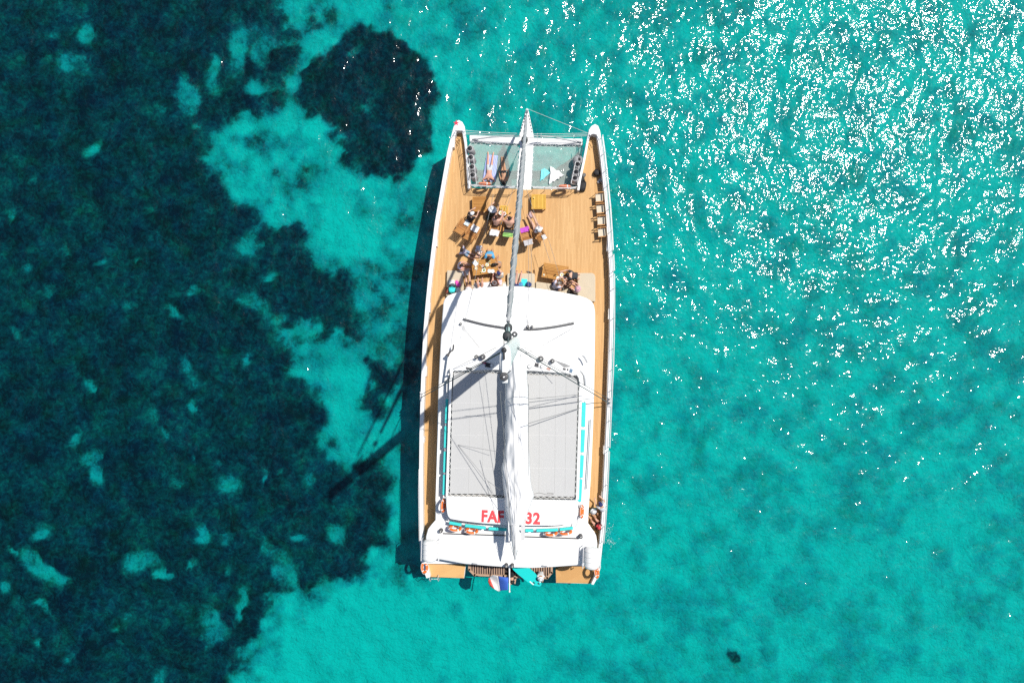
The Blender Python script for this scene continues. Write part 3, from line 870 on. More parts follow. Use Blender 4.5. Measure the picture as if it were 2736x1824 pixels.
# posts carrying the frame
for x, y in ((1198, 1000), (1192, 1320), (1551, 1010), (1541, 1330), (1199, 1160), (1548, 1170), (1290, 960), (1470, 965), (1215, 1382), (1520, 1392), (1300, 1395), (1450, 1400)):
    c = P(x, y, UZ-0.05)
    B = MB(); B.tube([(c.x, c.y, RZ), (c.x, c.y, UZ-0.08)], 0.05, 8); part(B, 'frame_post', GEL)
# turquoise pads on the rail round the flybridge
PZ = 4.25
def pad(p, q, w=0.24, z=PZ):
    a = P(*p, z); b = P(*q, z); d = b-a
    B = MB(); B.box(((a.x+b.x)/2, (a.y+b.y)/2, z-0.07), (w, d.length, 0.14), math.atan2(d.y, d.x)-math.pi/2)
    return part(B, 'rail_pad', TEAL, bevel=0.03)
for p, q in (((1560, 1075), (1558, 1140)), ((1558, 1148), (1555, 1208)), ((1555, 1216), (1551.5, 1276)), ((1551, 1280), (1547.5, 1340))): pad(p, q)
for p, q in (((1194, 1066), (1191.5, 1130)), ((1191, 1138), (1189, 1196)), ((1189, 1206), (1187, 1262)), ((1187, 1268), (1185.5, 1322))): pad(p, q, 0.16)
for p, q in (((1200, 1396), (1233, 1402)), ((1242, 1403.5), (1298, 1410.5)), ((1305, 1411.5), (1354, 1415)), ((1403, 1417), (1425, 1417)), ((1433, 1417), (1491, 1415)), ((1495, 1414.5), (1531, 1410.5))): pad(p, q, 0.17)
B = MB(); B.tube(curve_px([(1197, 1330), (1196, 1375), (1203, 1394), (1233, 1400), (1300, 1409), (1354, 1414), (1425, 1416), (1491, 1414), (1529, 1409), (1543, 1395), (1548, 1340)], PZ-0.12), 0.025, 6); part(B, 'pad_rail', STEEL)
B = MB(); B.tube(curve_px([(1562, 1065), (1558, 1140), (1551, 1280), (1548, 1340)], PZ-0.12), 0.025, 6); part(B, 'pad_rail', STEEL)
B = MB(); B.tube(curve_px([(1195, 1055), (1191, 1138), (1187, 1262), (1186, 1322)], PZ-0.12), 0.025, 6); part(B, 'pad_rail', STEEL)
# lettering on the aft panel
def letters(txt, px0, py, h, z, m, w=None):
    cu = bpy.data.curves.new('lettering', 'FONT'); cu.body = txt; cu.size = 1.0; cu.extrude = 0.004
    cu.offset = 0.045; cu.space_character = 1.08
    ob = bpy.data.objects.new('tmp', cu); COL.objects.link(ob)
    dg = bpy.context.evaluated_depsgraph_get()
    me = bpy.data.meshes.new_from_object(ob.evaluated_get(dg)); me.name = 'lettering'
    bpy.data.objects.remove(ob)
    xs = [v.co.x for v in me.vertices]; ys = [v.co.y for v in me.vertices]
    kx = (w or (max(xs)-min(xs))*h/(max(ys)-min(ys)))/(max(xs)-min(xs)); ky = h/(max(ys)-min(ys))
    x0, y0 = min(xs), min(ys)
    c = P(px0, py, z); R = Matrix.Rotation(-HEAD, 3, 'Z')
    for v in me.vertices:
        v.co = c+R @ Vector(((v.co.x-x0)*kx, (v.co.y-y0)*ky, v.co.z))
    me.materials.clear(); me.materials.append(m)
    o = bpy.data.objects.new('lettering', me); COL.objects.link(o)
    o.parent = aftp
    return o
kpx = (CAM_H-UZ)/FPX
letters('FAF', 1286, 1394, 33*kpx, UZ+0.006, REDP, 60*kpx)
letters('32', 1404, 1399.5, 33*kpx, UZ+0.006, REDP, 39*kpx)
# winches and instruments on the console
for x, y, r in ((1290, 953, 0.15), (1273, 953, 0.11), (1445, 958, 0.15), (1476, 964, 0.12)): winch(x, y, UZ, r)
for x, y, r in ((1415, 979, 0.13), (1448, 978, 0.10), (1314, 976, 0.11)):
    B = MB(); c = P(x, y, UZ+0.01); B.lathe(c, [(r, 0), (r, 0.05), (r*0.8, 0.06)], 16); B.lathe((c.x, c.y, c.z+0.061), [(r*0.6, 0), (r*0.6, 0.01)], 12, mi=1)
    part(B, 'compass', [ALU, GEL], console)
for x, y, w, h, m in ((1434, 975, 0.22, 0.2, DARKG), (1304, 975, 0.3, 0.24, BLACK), (1293, 969, 0.2, 0.12, mat('maroon_case', (0.35, 0.02, 0.08), 0.5)), (1526, 990, 0.16, 0.2, mat('blue_grey_panel', (0.12, 0.2, 0.3), 0.4)), (1517, 987, 0.08, 0.08, BLACK), (1508, 985.5, 0.16, 0.1, DARKG), (1253, 984, 0.35, 0.1, DARKG), (1466, 985, 0.22, 0.12, mat('chart_print', (0.5, 0.3, 0.25), 0.7, var=0.6, scale=30)), (1522, 1003, 0.14, 0.09, DARKG)):
    B = MB(); c = P(x, y, UZ+0.02); B.box(c, (w, h, 0.05), -0.2); part(B, 'instrument', m, console)
# dark wind deflectors either side of the console, on little arches
B = MB(); B.tube(curve_px([(1212, 919), (1210, 934), (1203, 939), (1195, 951)], RZ+0.6), [0.02, 0.03]+[0.05]*9+[0.06]*5+[0.09]*3, 6); part(B, 'wind_deflector', DARKG)
B = MB(); B.tube(curve_px([(1556, 949), (1563, 957), (1569, 969)], RZ+0.5), 0.05, 6); part(B, 'wind_deflector', ALU)
B = MB(); B.prism(PP([(1196, 950), (1202, 944), (1200, 1010), (1186, 1020)], RZ+0.5), RZ+0.05, RZ+0.5); part(B, 'console_side', GEL2, bevel=0.05)
B = MB(); B.tube(curve_px([(1537, 984), (1551, 990), (1560, 1003), (1563, 1030)], RZ+0.55), 0.07, 8); part(B, 'windscreen_frame', ALU)
B = MB(); B.prism(PP([(1482, 962), (1510, 971), (1527, 979), (1508, 981)], UZ+0.03), UZ+0.005, UZ+0.03); part(B, 'windscreen', mat('grey_windscreen', (0.3, 0.3, 0.3), 0.3))
# long aft traveller track, end blocks, grab rails
B = MB(); B.tube([P(1184, 1424.5, ZR+0.05), P(1352, 1430, ZR+0.05)], 0.035, 6); part(B, 'main_traveller', DARKG)
B = MB(); B.tube([P(1404, 1433, ZR+0.05), P(1546, 1438, ZR+0.05)], 0.035, 6); part(B, 'main_traveller', DARKG)
for x, y in ((1179, 1415), (1551, 1430)): winch(x, y, ZR, 0.11)
for x, y in ((1353, 1507.5), (1369, 1508)): winch(x, y, ZR-0.05, 0.10)
for x, y in ((1269, 1505), (1455, 1511)):
    B = MB(); c = P(x, y, ZR); B.box((c.x, c.y, c.z+0.03), (0.28, 0.07, 0.06), -0.1); part(B, 'cleat', ALU)
B = MB(); B.tube([P(1578, 1120, ZR+0.12), P(1567, 1306, ZR+0.12)], 0.03, 6); part(B, 'grab_rail', ALU)
B = MB(); B.box(P(1170.5, 1210, RZ+0.30), (0.10, 5.6, 0.05), -0.035); part(B, 'side_rail', GEL)
for y in (1100, 1160, 1220, 1280, 1325):
    c = P(1172-(y-1090)*0.02, y, RZ+0.3); B = MB(); B.tube([(c.x, c.y, RZ-0.05), (c.x, c.y, RZ+0.3)], 0.025, 6); part(B, 'rail_post', GEL)

# sun pads in front of the cabin
for pts in ([(1194, 722), (1238, 722), (1240, 800), (1200, 800), (1192, 790)], [(1241, 764), (1300, 757), (1352, 752), (1352, 790), (1241, 800)],
            [(1355, 730), (1426, 730), (1429, 733), (1429, 795), (1354, 790)], [(1431, 752), (1470, 757), (1540, 770), (1540, 810), (1431, 796)],
            [(1543, 729), (1583, 729), (1589, 733), (1591, 742), (1591, 806), (1570, 806), (1543, 800)]):
    B = MB(); B.prism(PP(pts, DK+0.32), DK, DK+0.32)
    part(B, 'sun_pad', BEIGE, bevel=0.05)

# ------------------------------------------------ sterns
for pts, zz in (([(1136, 1497), (1243, 1513.5), (1239, 1543.5), (1147, 1540), (1138, 1535)], 0.75), ([(1485, 1522), (1486, 1555.5), (1577, 1558), (1604, 1515), (1602, 1505), (1520, 1500)], 0.75)):
    B = MB(); B.prism(PP(pts, zz), zz-0.5, zz); part(B, 'stern_platform', TEAKP)
    q = PP(pts, zz-0.05); c = sum(q, Vector())/len(q)
    B = MB(); B.prism([c+(p-c)*1.015 for p in q], zz-0.9, zz-0.06); part(B, 'stern_scoop', HULLW)
for pts in ([(1134, 1500), (1141, 1506), (1150, 1541), (1139, 1545), (1125, 1505)], [(1600, 1512), (1606, 1512), (1598, 1540), (1586, 1562), (1579, 1560), (1588, 1540)]):
    B = MB(); B.prism(PP(pts, 1.15), 0.1, 1.15); part(B, 'stern_quarter', GEL, bevel=0.04)
# swim ladder hooks on the port scoop
for x in (1150, 1172):
    B = MB(); c = P(x, 1541, 0.8); B.tube([c+Vector((0, 0.15, 0.05)), c+Vector((0, 0, 0.45)), c+Vector((0, -0.22, 0.1)), c+Vector((0, -0.25, -0.6))], 0.022, 6); part(B, 'swim_ladder', STEEL)
B = MB(); B.tube([P(1150, 1546, 0.3), P(1172, 1546, 0.3)], 0.02, 6); part(B, 'ladder_rung', STEEL)
# davit platform between the hulls: frame and slats
SZ = 0.85
fr = [(1253.5, 1500), (1253.5, 1521), (1268, 1535), (1345, 1538), (1400, 1541), (1462, 1543), (1474, 1529), (1474, 1500)]
for i in range(len(fr)-1):
    a = P(*fr[i], SZ); b = P(*fr[i+1], SZ); d = b-a
    B = MB(); B.box(((a.x+b.x)/2, (a.y+b.y)/2, SZ-0.05), (0.13, d.length+0.10, 0.11), math.atan2(d.y, d.x)-math.pi/2); part(B, 'platform_beam', mat('weathered_teak_rail', (0.42, 0.27, 0.18), 0.7))
SL = mat('weathered_teak_slat', (0.40, 0.26, 0.18), 0.7, var=0.3, scale=5)
for k in range(34):
    x = 1258+k*6.3
    if 1352 < x < 1372: continue
    yb = 1526+(x-1258)*0.75 if x < 1268 else 1533.5+(x-1268)*0.035
    if x > 1462: yb = 1541-(x-1462)*1.1
    a = P(x, 1502, SZ-0.02); b = P(x, yb, SZ-0.02)
    B = MB(); B.box(((a.x+b.x)/2, (a.y+b.y)/2, SZ-0.05), (0.065, abs(b.y-a.y), 0.03), 0); part(B, 'slat', SL)
B = MB(); B.prism(PP([(1256, 1500), (1472, 1500), (1472, 1528), (1462, 1540), (1270, 1533), (1256, 1520)], 0.45), 0.40, 0.45)
part(B, 'platform_tray', mat('dark_tray', (0.05, 0.03, 0.03), 0.5, var=0.4))  # mottled dark brown sheet below the slats
B = MB(); B.tube([P(1345, 1537, 0.6), P(1395, 1541, 0.6)], 0.05, 8); part(B, 'platform_beam', mat('dark_tube', (0.05, 0.09, 0.1), 0.4))

# ------------------------------------------------ mast, boom, sails, rigging
mast_foot = P(1386, 908, RZ); mast_foot.z = RZ
mast_top = P(1349, 962, 25.8)
def on_mast(z):
    return mast_foot.lerp(mast_top, (z-RZ)/(mast_top.z-RZ))
B = MB()
rows = []
N = 20
for i in range(17):
    t = i/16; c = mast_foot.lerp(mast_top, t)
    ch = 0.42*(1-t)+0.38*t; th = 0.165*(1-t)+0.14*t
    rows.append([(c.x+th*math.sin(2*math.pi*k/N), c.y+ch*math.cos(2*math.pi*k/N), c.z) for k in range(N)])
vs = [p for r in rows for p in r]; fs = []
for i in range(16):
    for k in range(N): fs.append((i*N+(k+1) % N, i*N+k, (i+1)*N+k, (i+1)*N+(k+1) % N))
fs.append(tuple(range(N))); fs.append(tuple(16*N+k for k in range(N-1, -1, -1)))
B.add(vs, fs)
mast = part(B, 'mast', mat('white_mast_paint', (0.88, 0.88, 0.87), 0.4, var=0.03), smooth=True)
B = MB(); t = mast_top
B.box((t.x, t.y-0.22, t.z+0.0), (0.16, 0.75, 0.12), 0.0); part(B, 'masthead_crane', GEL, mast, bevel=0.03)
B = MB(); B.lathe((t.x-0.02, t.y-0.42, t.z+0.07), [(0.09, 0), (0.12, 0.03), (0.11, 0.1), (0.04, 0.12)], 10); B.lathe((t.x-0.02, t.y-0.42, t.z+0.19), [(0.025, 0), (0.025, 0.02)], 8, mi=1); part(B, 'masthead_light', [DARKG, GEL], mast)
B = MB(); B.lathe((t.x-0.02, t.y+0.26, t.z+0.08), [(0.075, 0), (0.06, 0.03), (0.01, 0.05)], 10); B.tube([(t.x-0.02, t.y+0.26, t.z+0.1), (t.x-0.02, t.y+0.52, t.z+0.12)], 0.012, 5); B.tube([(t.x-0.02, t.y+0.26, t.z+0.1), (t.x-0.02, t.y+0.02, t.z+0.12)], [0.02, 0.03], 6); part(B, 'wind_vane', BLACK, mast)
B = MB(); B.tube([(t.x-0.12, t.y-0.46, t.z+0.22), (t.x+0.16, t.y-0.26, t.z+0.22)], 0.012, 5); part(B, 'wind_vane', BLACK, mast)

# furled headsails on their stays
def furled(foot, top, r, name, drum=0.20, m=SAILG, start=0.05):
    n = 40; pts = []; rr = []
    for i in range(n+1):
        s = start+(0.97-start)*i/n
        p = foot.lerp(top, s)
        p = p+Vector((0, 0, -0.35*math.sin(math.pi*s)))
        pts.append(p)
        k = r*(1.0+0.22*math.sin(math.pi*s)-0.32*s)*min(1, 0.35+(s-start)*14)
        rr.append(k*(1+0.10*math.sin(i*1.9)+0.05*math.sin(i*4.3)))
    B = MB(); B.tube(pts, rr, 10)
    o = part(B, name, m, smooth=True)
    # spiral leech rope lines
    S = MB(); sp = []
    ax = (top-foot).normalized(); u = ax.cross(Vector((1, 0, 0))).normalized(); w = ax.cross(u)
    for i in range(300):
        s = i/299*n*0.999; j = int(s); f = s-j
        c = pts[j].lerp(pts[min(j+1, n)], f); k = rr[j]+(rr[min(j+1, n)]-rr[j])*f
        a = i*0.55; sp.append(c+(u*math.cos(a)+w*math.sin(a))*k*1.0)
    S.tube(sp, 0.014, 4); part(S, 'leech_tape', mat('light_grey_tape', (0.5, 0.5, 0.5), 0.7), o)
    if drum:
        D = MB(); c = foot.lerp(top, 0.02); D.lathe(c, [(drum*0.5, -0.12), (drum, -0.12), (drum, 0.12), (drum*0.5, 0.12)], 14, axis=ax); part(D, 'furling_drum', BLACK if drum > 0.15 else ALU)
    st = MB(); st.tube([foot, foot.lerp(top, start)], 0.02, 6); st.tube([foot.lerp(top, 0.96), top], 0.02, 6); part(st, 'forestay', WIRE)
    return pts
g_foot = P(1408, 293, ZB+0.05); g_top = P(1355, 893, 22.3)
furled(g_foot, g_top, 0.088, 'furled_genoa', drum=0.085)
s_foot = P(1402, 368, ZB+0.05); s_top = P(1357, 868, 18.6)
furled(s_foot, s_top, 0.142, 'furled_staysail', start=0.085)
# dark swivels at the stay tops
for c, r in ((P(1355, 898, 22.2), 0.145), (P(1358, 876, 18.9), 0.15)):
    B = MB(); B.lathe((c.x, c.y, c.z), [(r*0.7, -0.25), (r, -0.1), (r, 0.08), (r*0.4, 0.16)], 16, axis=(0, -0.35, 1)); part(B, 'halyard_swivel', mat('charcoal_swivel', (0.05, 0.052, 0.055), 0.5))
c = P(1357, 884, 21.0); B = MB(); B.lathe(c, [(0.07, -0.2), (0.07, 0.25)], 10, axis=(0, -0.45, 1)); part(B, 'swivel_sleeve', mat('pale_teal_sleeve', (0.42, 0.55, 0.54), 0.6))
for p0, p1, z0, z1 in (((1358, 897), (1352, 925), 22.3, 23.5), ((1357, 870), (1366, 905), 18.7, 20.5)):
    B = MB(); B.tube([P(*p0, z0), on_mast(z1)], 0.025, 6); part(B, 'forestay_strop', WIRE)
c = P(1375, 893, 20.0); B = MB(); B.lathe(c, [(0.06, 0), (0.1, 0.03), (0.1, 0.09), (0.05, 0.12)], 12); B.lathe(c+Vector((0, 0, 0.12)), [(0.03, 0), (0.03, 0.01)], 8, mi=1); part(B, 'halyard_block', [DARKG, GEL])
# shrouds and backstays
def stay(a, b, r, name='shroud', m=WIRE):
    B = MB(); B.tube([a, b], r, 6); return part(B, name, m)
stay(on_mast(17.0)+Vector((-0.15, 0, 0)), P(1126, 1061, DK+0.6), 0.026)
stay(on_mast(15.5)+Vector((-0.15, 0, 0)), P(1126.5, 1053, DK+0.6), 0.016)
stay(on_mast(17.0)+Vector((0.15, 0, 0)), P(1630, 1078, DK+0.6), 0.026)
stay(on_mast(15.5)+Vector((0.15, 0, 0)), P(1629, 1067, DK+0.6), 0.016)
for x, y in ((1126, 1058), (1629, 1074)):
    B = MB(); c = P(x, y, DK+0.58); B.box((c.x, c.y, c.z), (0.16, 0.55, 0.10), 0); B.lathe(c, [(0.05, 0), (0.05, 0.3), (0.03, 0.35)], 8); B.lathe(c+Vector((0, 0.2, 0)), [(0.05, 0), (0.05, 0.3), (0.03, 0.35)], 8); part(B, 'chainplate', STEEL)
for a, b, m in (((1211, 985), (1326, 928), ROPEG), ((1398, 925), (1517, 1000), ROPEG)):
    stay(P(*a, UZ+0.2), P(*b, UZ+1.6), 0.014, 'sheet', m)
# thin running lines on the roof and foredeck
for a, za, b, zb, r in (((1372, 764), RZ+0.1, (1410, 872), ZR+0.1, .008), ((1387, 764), RZ+0.1, (1414, 874), ZR+0.1, .008), ((1412, 640), DK+2.2, (1412, 872), ZR+0.1, .009), ((1419, 640), DK+2.2, (1421, 872), ZR+0.1, .009),
                        ((1455, 775), ZR+.03, (1523, 865), ZR+0.1, .008), ((1466, 640), DK+1.8, (1532, 862), ZR+0.1, .009), ((1395, 470), DK+0.6, (1470, 700), DK+1.8, .010), ((1533, 875), ZR+.1, (1395, 952), ZR+1.2, .010), ((1318, 520), DK+0.8, (1218, 980), ZR+0.6, .010), ((1373, 500), DK+0.6, (1338, 600), DK+1.2, .009),
                        ((1230, 868), ZR+.08, (1280, 928), ZR+0.1, .008), ((1232, 864), ZR+.08, (1286, 930), ZR+0.1, .008), ((1223, 800), ZR+.04, (1199, 970), ZR+0.1, .007), ((1530, 872), ZR+.04, (1570, 960), ZR+0.1, .007)):
    stay(P(*a, za), P(*b, zb), r, 'running_line', ROPEG)
# boom with the mainsail flaked on it
BZ = 5.45
boom_a = P(1378, 935, BZ+0.2); boom_b = P(1376, 1496, BZ)
B = MB(); d = boom_b-boom_a
B.tube([boom_a, boom_a.lerp(boom_b, 0.75), boom_a.lerp(boom_b, 0.9), boom_b], [0.22, 0.26, 0.22, 0.03], 12)
part(B, 'boom', mat('white_boom_paint', (0.8, 0.8, 0.8), 0.4, var=0.03), smooth=True)
def sail_stack():
    """Folds of the lowered mainsail lying along the boom."""
    prof = [(948, 1356, 1392, .9), (975, 1352, 1402, 1.1), (1000, 1350, 1409, 1.15), (1040, 1350, 1412, 1.15), (1090, 1350, 1413, 1.1), (1140, 1350, 1412, 1.05), (1180, 1349, 1412, 1.0), (1215, 1345, 1414, 1.0), (1250, 1342, 1418, .95), (1285, 1341, 1418, .95),
            (1305, 1345, 1422, .9), (1325, 1348, 1427, .85), (1345, 1348, 1420, .8), (1365, 1350, 1412, .75), (1385, 1356, 1408, .7), (1402, 1360, 1398, .5)]
    rng = random.Random(3)
    M = 26; B = MB(); ys = []
    for i in range(len(prof)-1):
        n = 6
        for k in range(n): ys.append((i, k/n))
    ys.append((len(prof)-2, 1.0))
    vs = []
    for i, t in ys:
        a, b = prof[i], prof[i+1]
        py, xl, xr, h = [a[j]+(b[j]-a[j])*t for j in range(4)]
        for k in range(M+1):
            u = k/M
            x = xl+(xr-xl)*u
            arch = math.sin(math.pi*u)**0.55
            nz = mnoise.noise(Vector((u*4.0+py*0.012, py*0.020, 1.3)))*0.22+(abs(mnoise.noise(Vector((u*5.0-py*0.012, py*0.014+u*2, 7.3))))-0.2)*0.20
            fold = 0.10*math.sin(u*22+2.5*mnoise.noise(Vector((u*2, py*0.01, 3.0)))+py*0.004)
            z = BZ+0.05+0.72*h*arch*(0.85+nz*1.5+fold*0.25)
            p = P(x+mnoise.noise(Vector((u*3, py*0.03, 5.1)))*3.0*(1 if 0 < k < M else 1.4), py, z)
            vs.append(p)
    R = len(ys); fs = []
    for i in range(R-1):
        for k in range(M): fs.append((i*(M+1)+k, (i+1)*(M+1)+k, (i+1)*(M+1)+k+1, i*(M+1)+k+1))
    # underside closes the bundle
    o = len(vs)
    for i in range(R):
        a, b = vs[i*(M+1)], vs[i*(M+1)+M]
        vs.append(Vector(((a.x*2+b.x)/3, a.y, BZ-0.3))); vs.append(Vector(((a.x+b.x*2)/3, a.y, BZ-0.3)))
    for i in range(R-1):
        fs.append((i*(M+1), o+i*2, o+i*2+2, (i+1)*(M+1))); fs.append((o+i*2, o+i*2+1, o+i*2+3, o+i*2+2)); fs.append((o+i*2+1, i*(M+1)+M, (i+1)*(M+1)+M, o+i*2+3))
    fs.append(tuple(range(M, -1, -1))+(o, o+1)); e = (R-1)
    fs.append(tuple(e*(M+1)+k for k in range(M+1))+(o+e*2+1, o+e*2))
    B.add(vs, fs)
    return part(B, 'flaked_mainsail', SAILW, smooth=True)
sail_stack()
# side walls of the sail bag hanging by the boom end
for pts, z0, z1, m in (([(1393, 1388), (1403, 1386), (1402, 1443), (1391, 1443)], BZ-0.45, BZ+0.1, mat('shaded_bag_cloth', (0.55, 0.55, 0.55), 0.8)), ([(1357, 1365), (1359, 1365), (1362, 1445), (1359, 1445)], BZ-0.45, BZ+0.15, GEL)):  # the bag's shaded side is put into the first panel's greyer colour
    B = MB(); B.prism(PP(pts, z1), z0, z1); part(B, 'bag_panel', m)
for a, za, b, zb, r in (((1340, 1045), 9.5, (1352, 1090), BZ+.9, .01), ((1336, 1045), 12, (1362, 1355), BZ+.6, .014), ((1344, 1200), 7.6, (1375, 1492), BZ+.05, .014), ((1412, 1025), 8.5, (1412, 1270), BZ+.5, .012), ((1395, 1430), BZ-.2, (1377, 1492), BZ+.05, .010), ((1360, 1440), BZ-.2, (1375, 1492), BZ+.05, .012), ((1412, 1066), 7.5, (1546, 1054), UZ+.2, .014), ((1411, 1131), 7.0, (1552, 1089), UZ+.2, .020),
                        ((1224, 1188), UZ-.05, (1330, 1206), 5.6, .010), ((1224, 1188), UZ-.05, (1303, 1284), UZ+.3, .010), ((1303, 1284), UZ+.3, (1337, 1309), 5.6, .010), ((1303, 1284), UZ+.3, (1325, 1335), UZ+.02, .008)):
    stay(P(*a, za), P(*b, zb), r, 'lazy_jack', ROPEG)
B = MB(); B.tube(curve_px([(1425, 1320), (1440, 1316), (1455, 1319), (1470, 1321), (1479, 1318), (1462, 1316)], UZ-0.08), 0.014, 5); part(B, 'loose_line', ROPEG)
for dx in (-1, 1): 
    B = MB(); a = on_mast(9.0); b = P(1376, 1492, BZ)
    B.tube([a+Vector((dx*0.2, -0.3, 0)), b], 0.010, 5); part(B, 'topping_lift', ROPEG)
# ------------------------------------------------------------------ furniture on the foredeck
OAK1 = wood('table_teak', (0.36, 0.155, 0.035), (0.60, 0.30, 0.08), 0.4, 0.0, 0.0, grain=8)
OAK1X = wood('table_teak_crosswise', (0.36, 0.155, 0.035), (0.60, 0.30, 0.08), 0.4, math.pi/2, 0.0, grain=8)
OAK2 = wood('chair_teak', (0.36, 0.16, 0.05), (0.58, 0.30, 0.11), 0.4, 0.0, 0.0, grain=8)
OAKY = wood('yellow_teak', (0.60, 0.33, 0.05), (0.80, 0.50, 0.10), 0.4, 0.0, 0.0, grain=8)
CANVAS = mat('natural_canvas', (0.62, 0.55, 0.43), 0.85, var=0.06, scale=5)
def img_heading(deg):
    """Heading measured on the photograph, clockwise from straight up -> rotation about Z."""
    return -math.radians(deg)
def place(root, px, py, z, deg):
    root.location = P(px, py, z); root.rotation_euler = (0, 0, img_heading(deg)); return root
def lpart(mb, name, m, parent, **kw):
    o = mb.build(name, m, None, **kw); return childlocal(o, parent)

def slat_table(label, px, py, deg, w, d, h=0.45, along='x', n=8, m=OAK1, group=None):
    t = empty('slatted_table', (0, 0, 0), label, 'table', group)
    if along == 'x': m = OAK1X
    lw = 0.06
    for sx in (-1, 1):
        B = MB(); B.box((sx*(w/2-lw/2), 0, h-0.02), (lw, d, 0.04)); lpart(B, 'frame_rail', m, t, bevel=0.006)
    for sy in (-1, 1):
        B = MB(); B.box((0, sy*(d/2-lw/2), h-0.02), (w-2*lw-0.004, lw, 0.04)); lpart(B, 'frame_rail', m, t, bevel=0.006)
        for sx in (-1, 1):
            B = MB(); B.box((sx*(w/2-0.05), sy*(d/2-0.05), (h-0.045)/2), (0.055, 0.055, h-0.045)); lpart(B, 'leg', m, t)
    iw, idp = w-2*lw-0.01, d-2*lw-0.01
    L, S = (iw, idp) if along == 'x' else (idp, iw)
    sw = S/n
    proto = None
    for k in range(n):
        o_ = -S/2+sw*(k+0.5)
        if proto is None:
            B = MB(); B.box((0, 0, 0), (L, sw-0.012, 0.025) if along == 'x' else (sw-0.012, L, 0.025)); o = lpart(B, 'slat', m, t); proto = o
        else:
            o = proto.copy(); COL.objects.link(o); o.parent = t
        o.location = (0, o_, h-0.018) if along == 'x' else (o_, 0, h-0.018)
    B = MB(); B.box((0, 0, h-0.075), (w-0.12, d-0.12, 0.05)); lpart(B, 'apron', m, t)
    return place(t, px, py, DK, deg)
slat_table('square teak coffee table by the port net, furled sail shadow across it', 1282, 549, -1, 0.84, 0.90, along='x', n=9)
slat_table('square yellowish teak coffee table near the starboard net', 1439, 543, 0, 0.86, 0.88, along='y', n=9, m=OAKY)
slat_table('small teak stool table with drinks between the sunbathers', 1347, 564, 2, 0.50, 0.50, 0.42, along='y', n=6, m=OAKY)
slat_table('large teak table with lunch dishes on the port side', 1297, 715, -8.5, 1.55, 0.88, 0.62, along='x', n=9)
slat_table('large teak table with few dishes on the starboard side', 1482, 729, 10, 1.50, 0.88, 0.62, along='x', n=9)

# reclining slatted deck chairs
CH_LEN = 0.62
def make_chair(label, px, py, deg, group='folding teak deck chairs'):
    t = empty('deck_chair', (0, 0, 0), label, 'chair', group)
    back0, back1 = Vector((0, -0.24, 0.36)), Vector((0, -0.66, 0.92))
    for k in range(7):
        B = MB(); B.box((0, -0.20+k*0.085, 0.37), (0.50, 0.07, 0.02)); lpart(B, 'slat', OAK2, t)
    ang = math.atan2(back1.z-back0.z, -(back1.y-back0.y))
    for k in range(9):
        c = back0.lerp(back1, (k+0.7)/9.2); B = MB(); B.box(c, (0.47, 0.062, 0.018), 0, rx=-ang); lpart(B, 'slat', OAK2, t)
    for sx in (-1, 1):
        B = MB(); a = Vector((sx*0.27, -0.26, 0.34)); b = Vector((sx*0.27, -0.72, 0.96)); B.tube([a, b], 0.022, 6); lpart(B, 'back_rail', OAK2, t)
        B = MB(); B.box((sx*0.27, 0.10, 0.345), (0.035, 0.78, 0.045)); lpart(B, 'seat_rail', OAK2, t)
        B = MB(); B.box((sx*0.31, -0.06, 0.585), (0.07, 0.66, 0.025)); lpart(B, 'armrest', OAK2, t, bevel=0.008)
        B = MB(); B.tube([(sx*0.31, 0.24, 0.57), (sx*0.31, -0.30, 0.02)], 0.02, 6); lpart(B, 'leg', OAK2, t)
        B = MB(); B.tube([(sx*0.31, -0.30, 0.57), (sx*0.31, 0.36, 0.02)], 0.02, 6); lpart(B, 'leg', OAK2, t)
    return place(t, px, py, DK, deg)
def in_frame(px, py, deg, z=DK):
    c = P(px, py, z); R = Matrix.Rotation(img_heading(deg), 3, 'Z')
    return lambda x, y, zz=0.0: c+R @ Vector((x, y, zz))
CHAIRS = {'A': (1242, 604, 31), 'B': (1266, 622, 30), 'C': (1327, 604, 10), 'D': (1361, 606, 6), 'E': (1405, 628, -14), 'F': (1437, 621, -28)}
make_chair('outermost port teak deck chair, pale towel over its seat', *CHAIRS['A'])
make_chair('empty teak deck chair with white towel, second from the port side', *CHAIRS['B'])
make_chair('teak deck chair with white towel under the woman in a bikini', *CHAIRS['C'])
make_chair('teak deck chair with dark green striped towel under the shirtless man', *CHAIRS['D'])
make_chair('empty teak deck chair with magenta and grey towels', *CHAIRS['E'])
make_chair('teak deck chair under the reclining person in white, nearest the starboard side', *CHAIRS['F'])

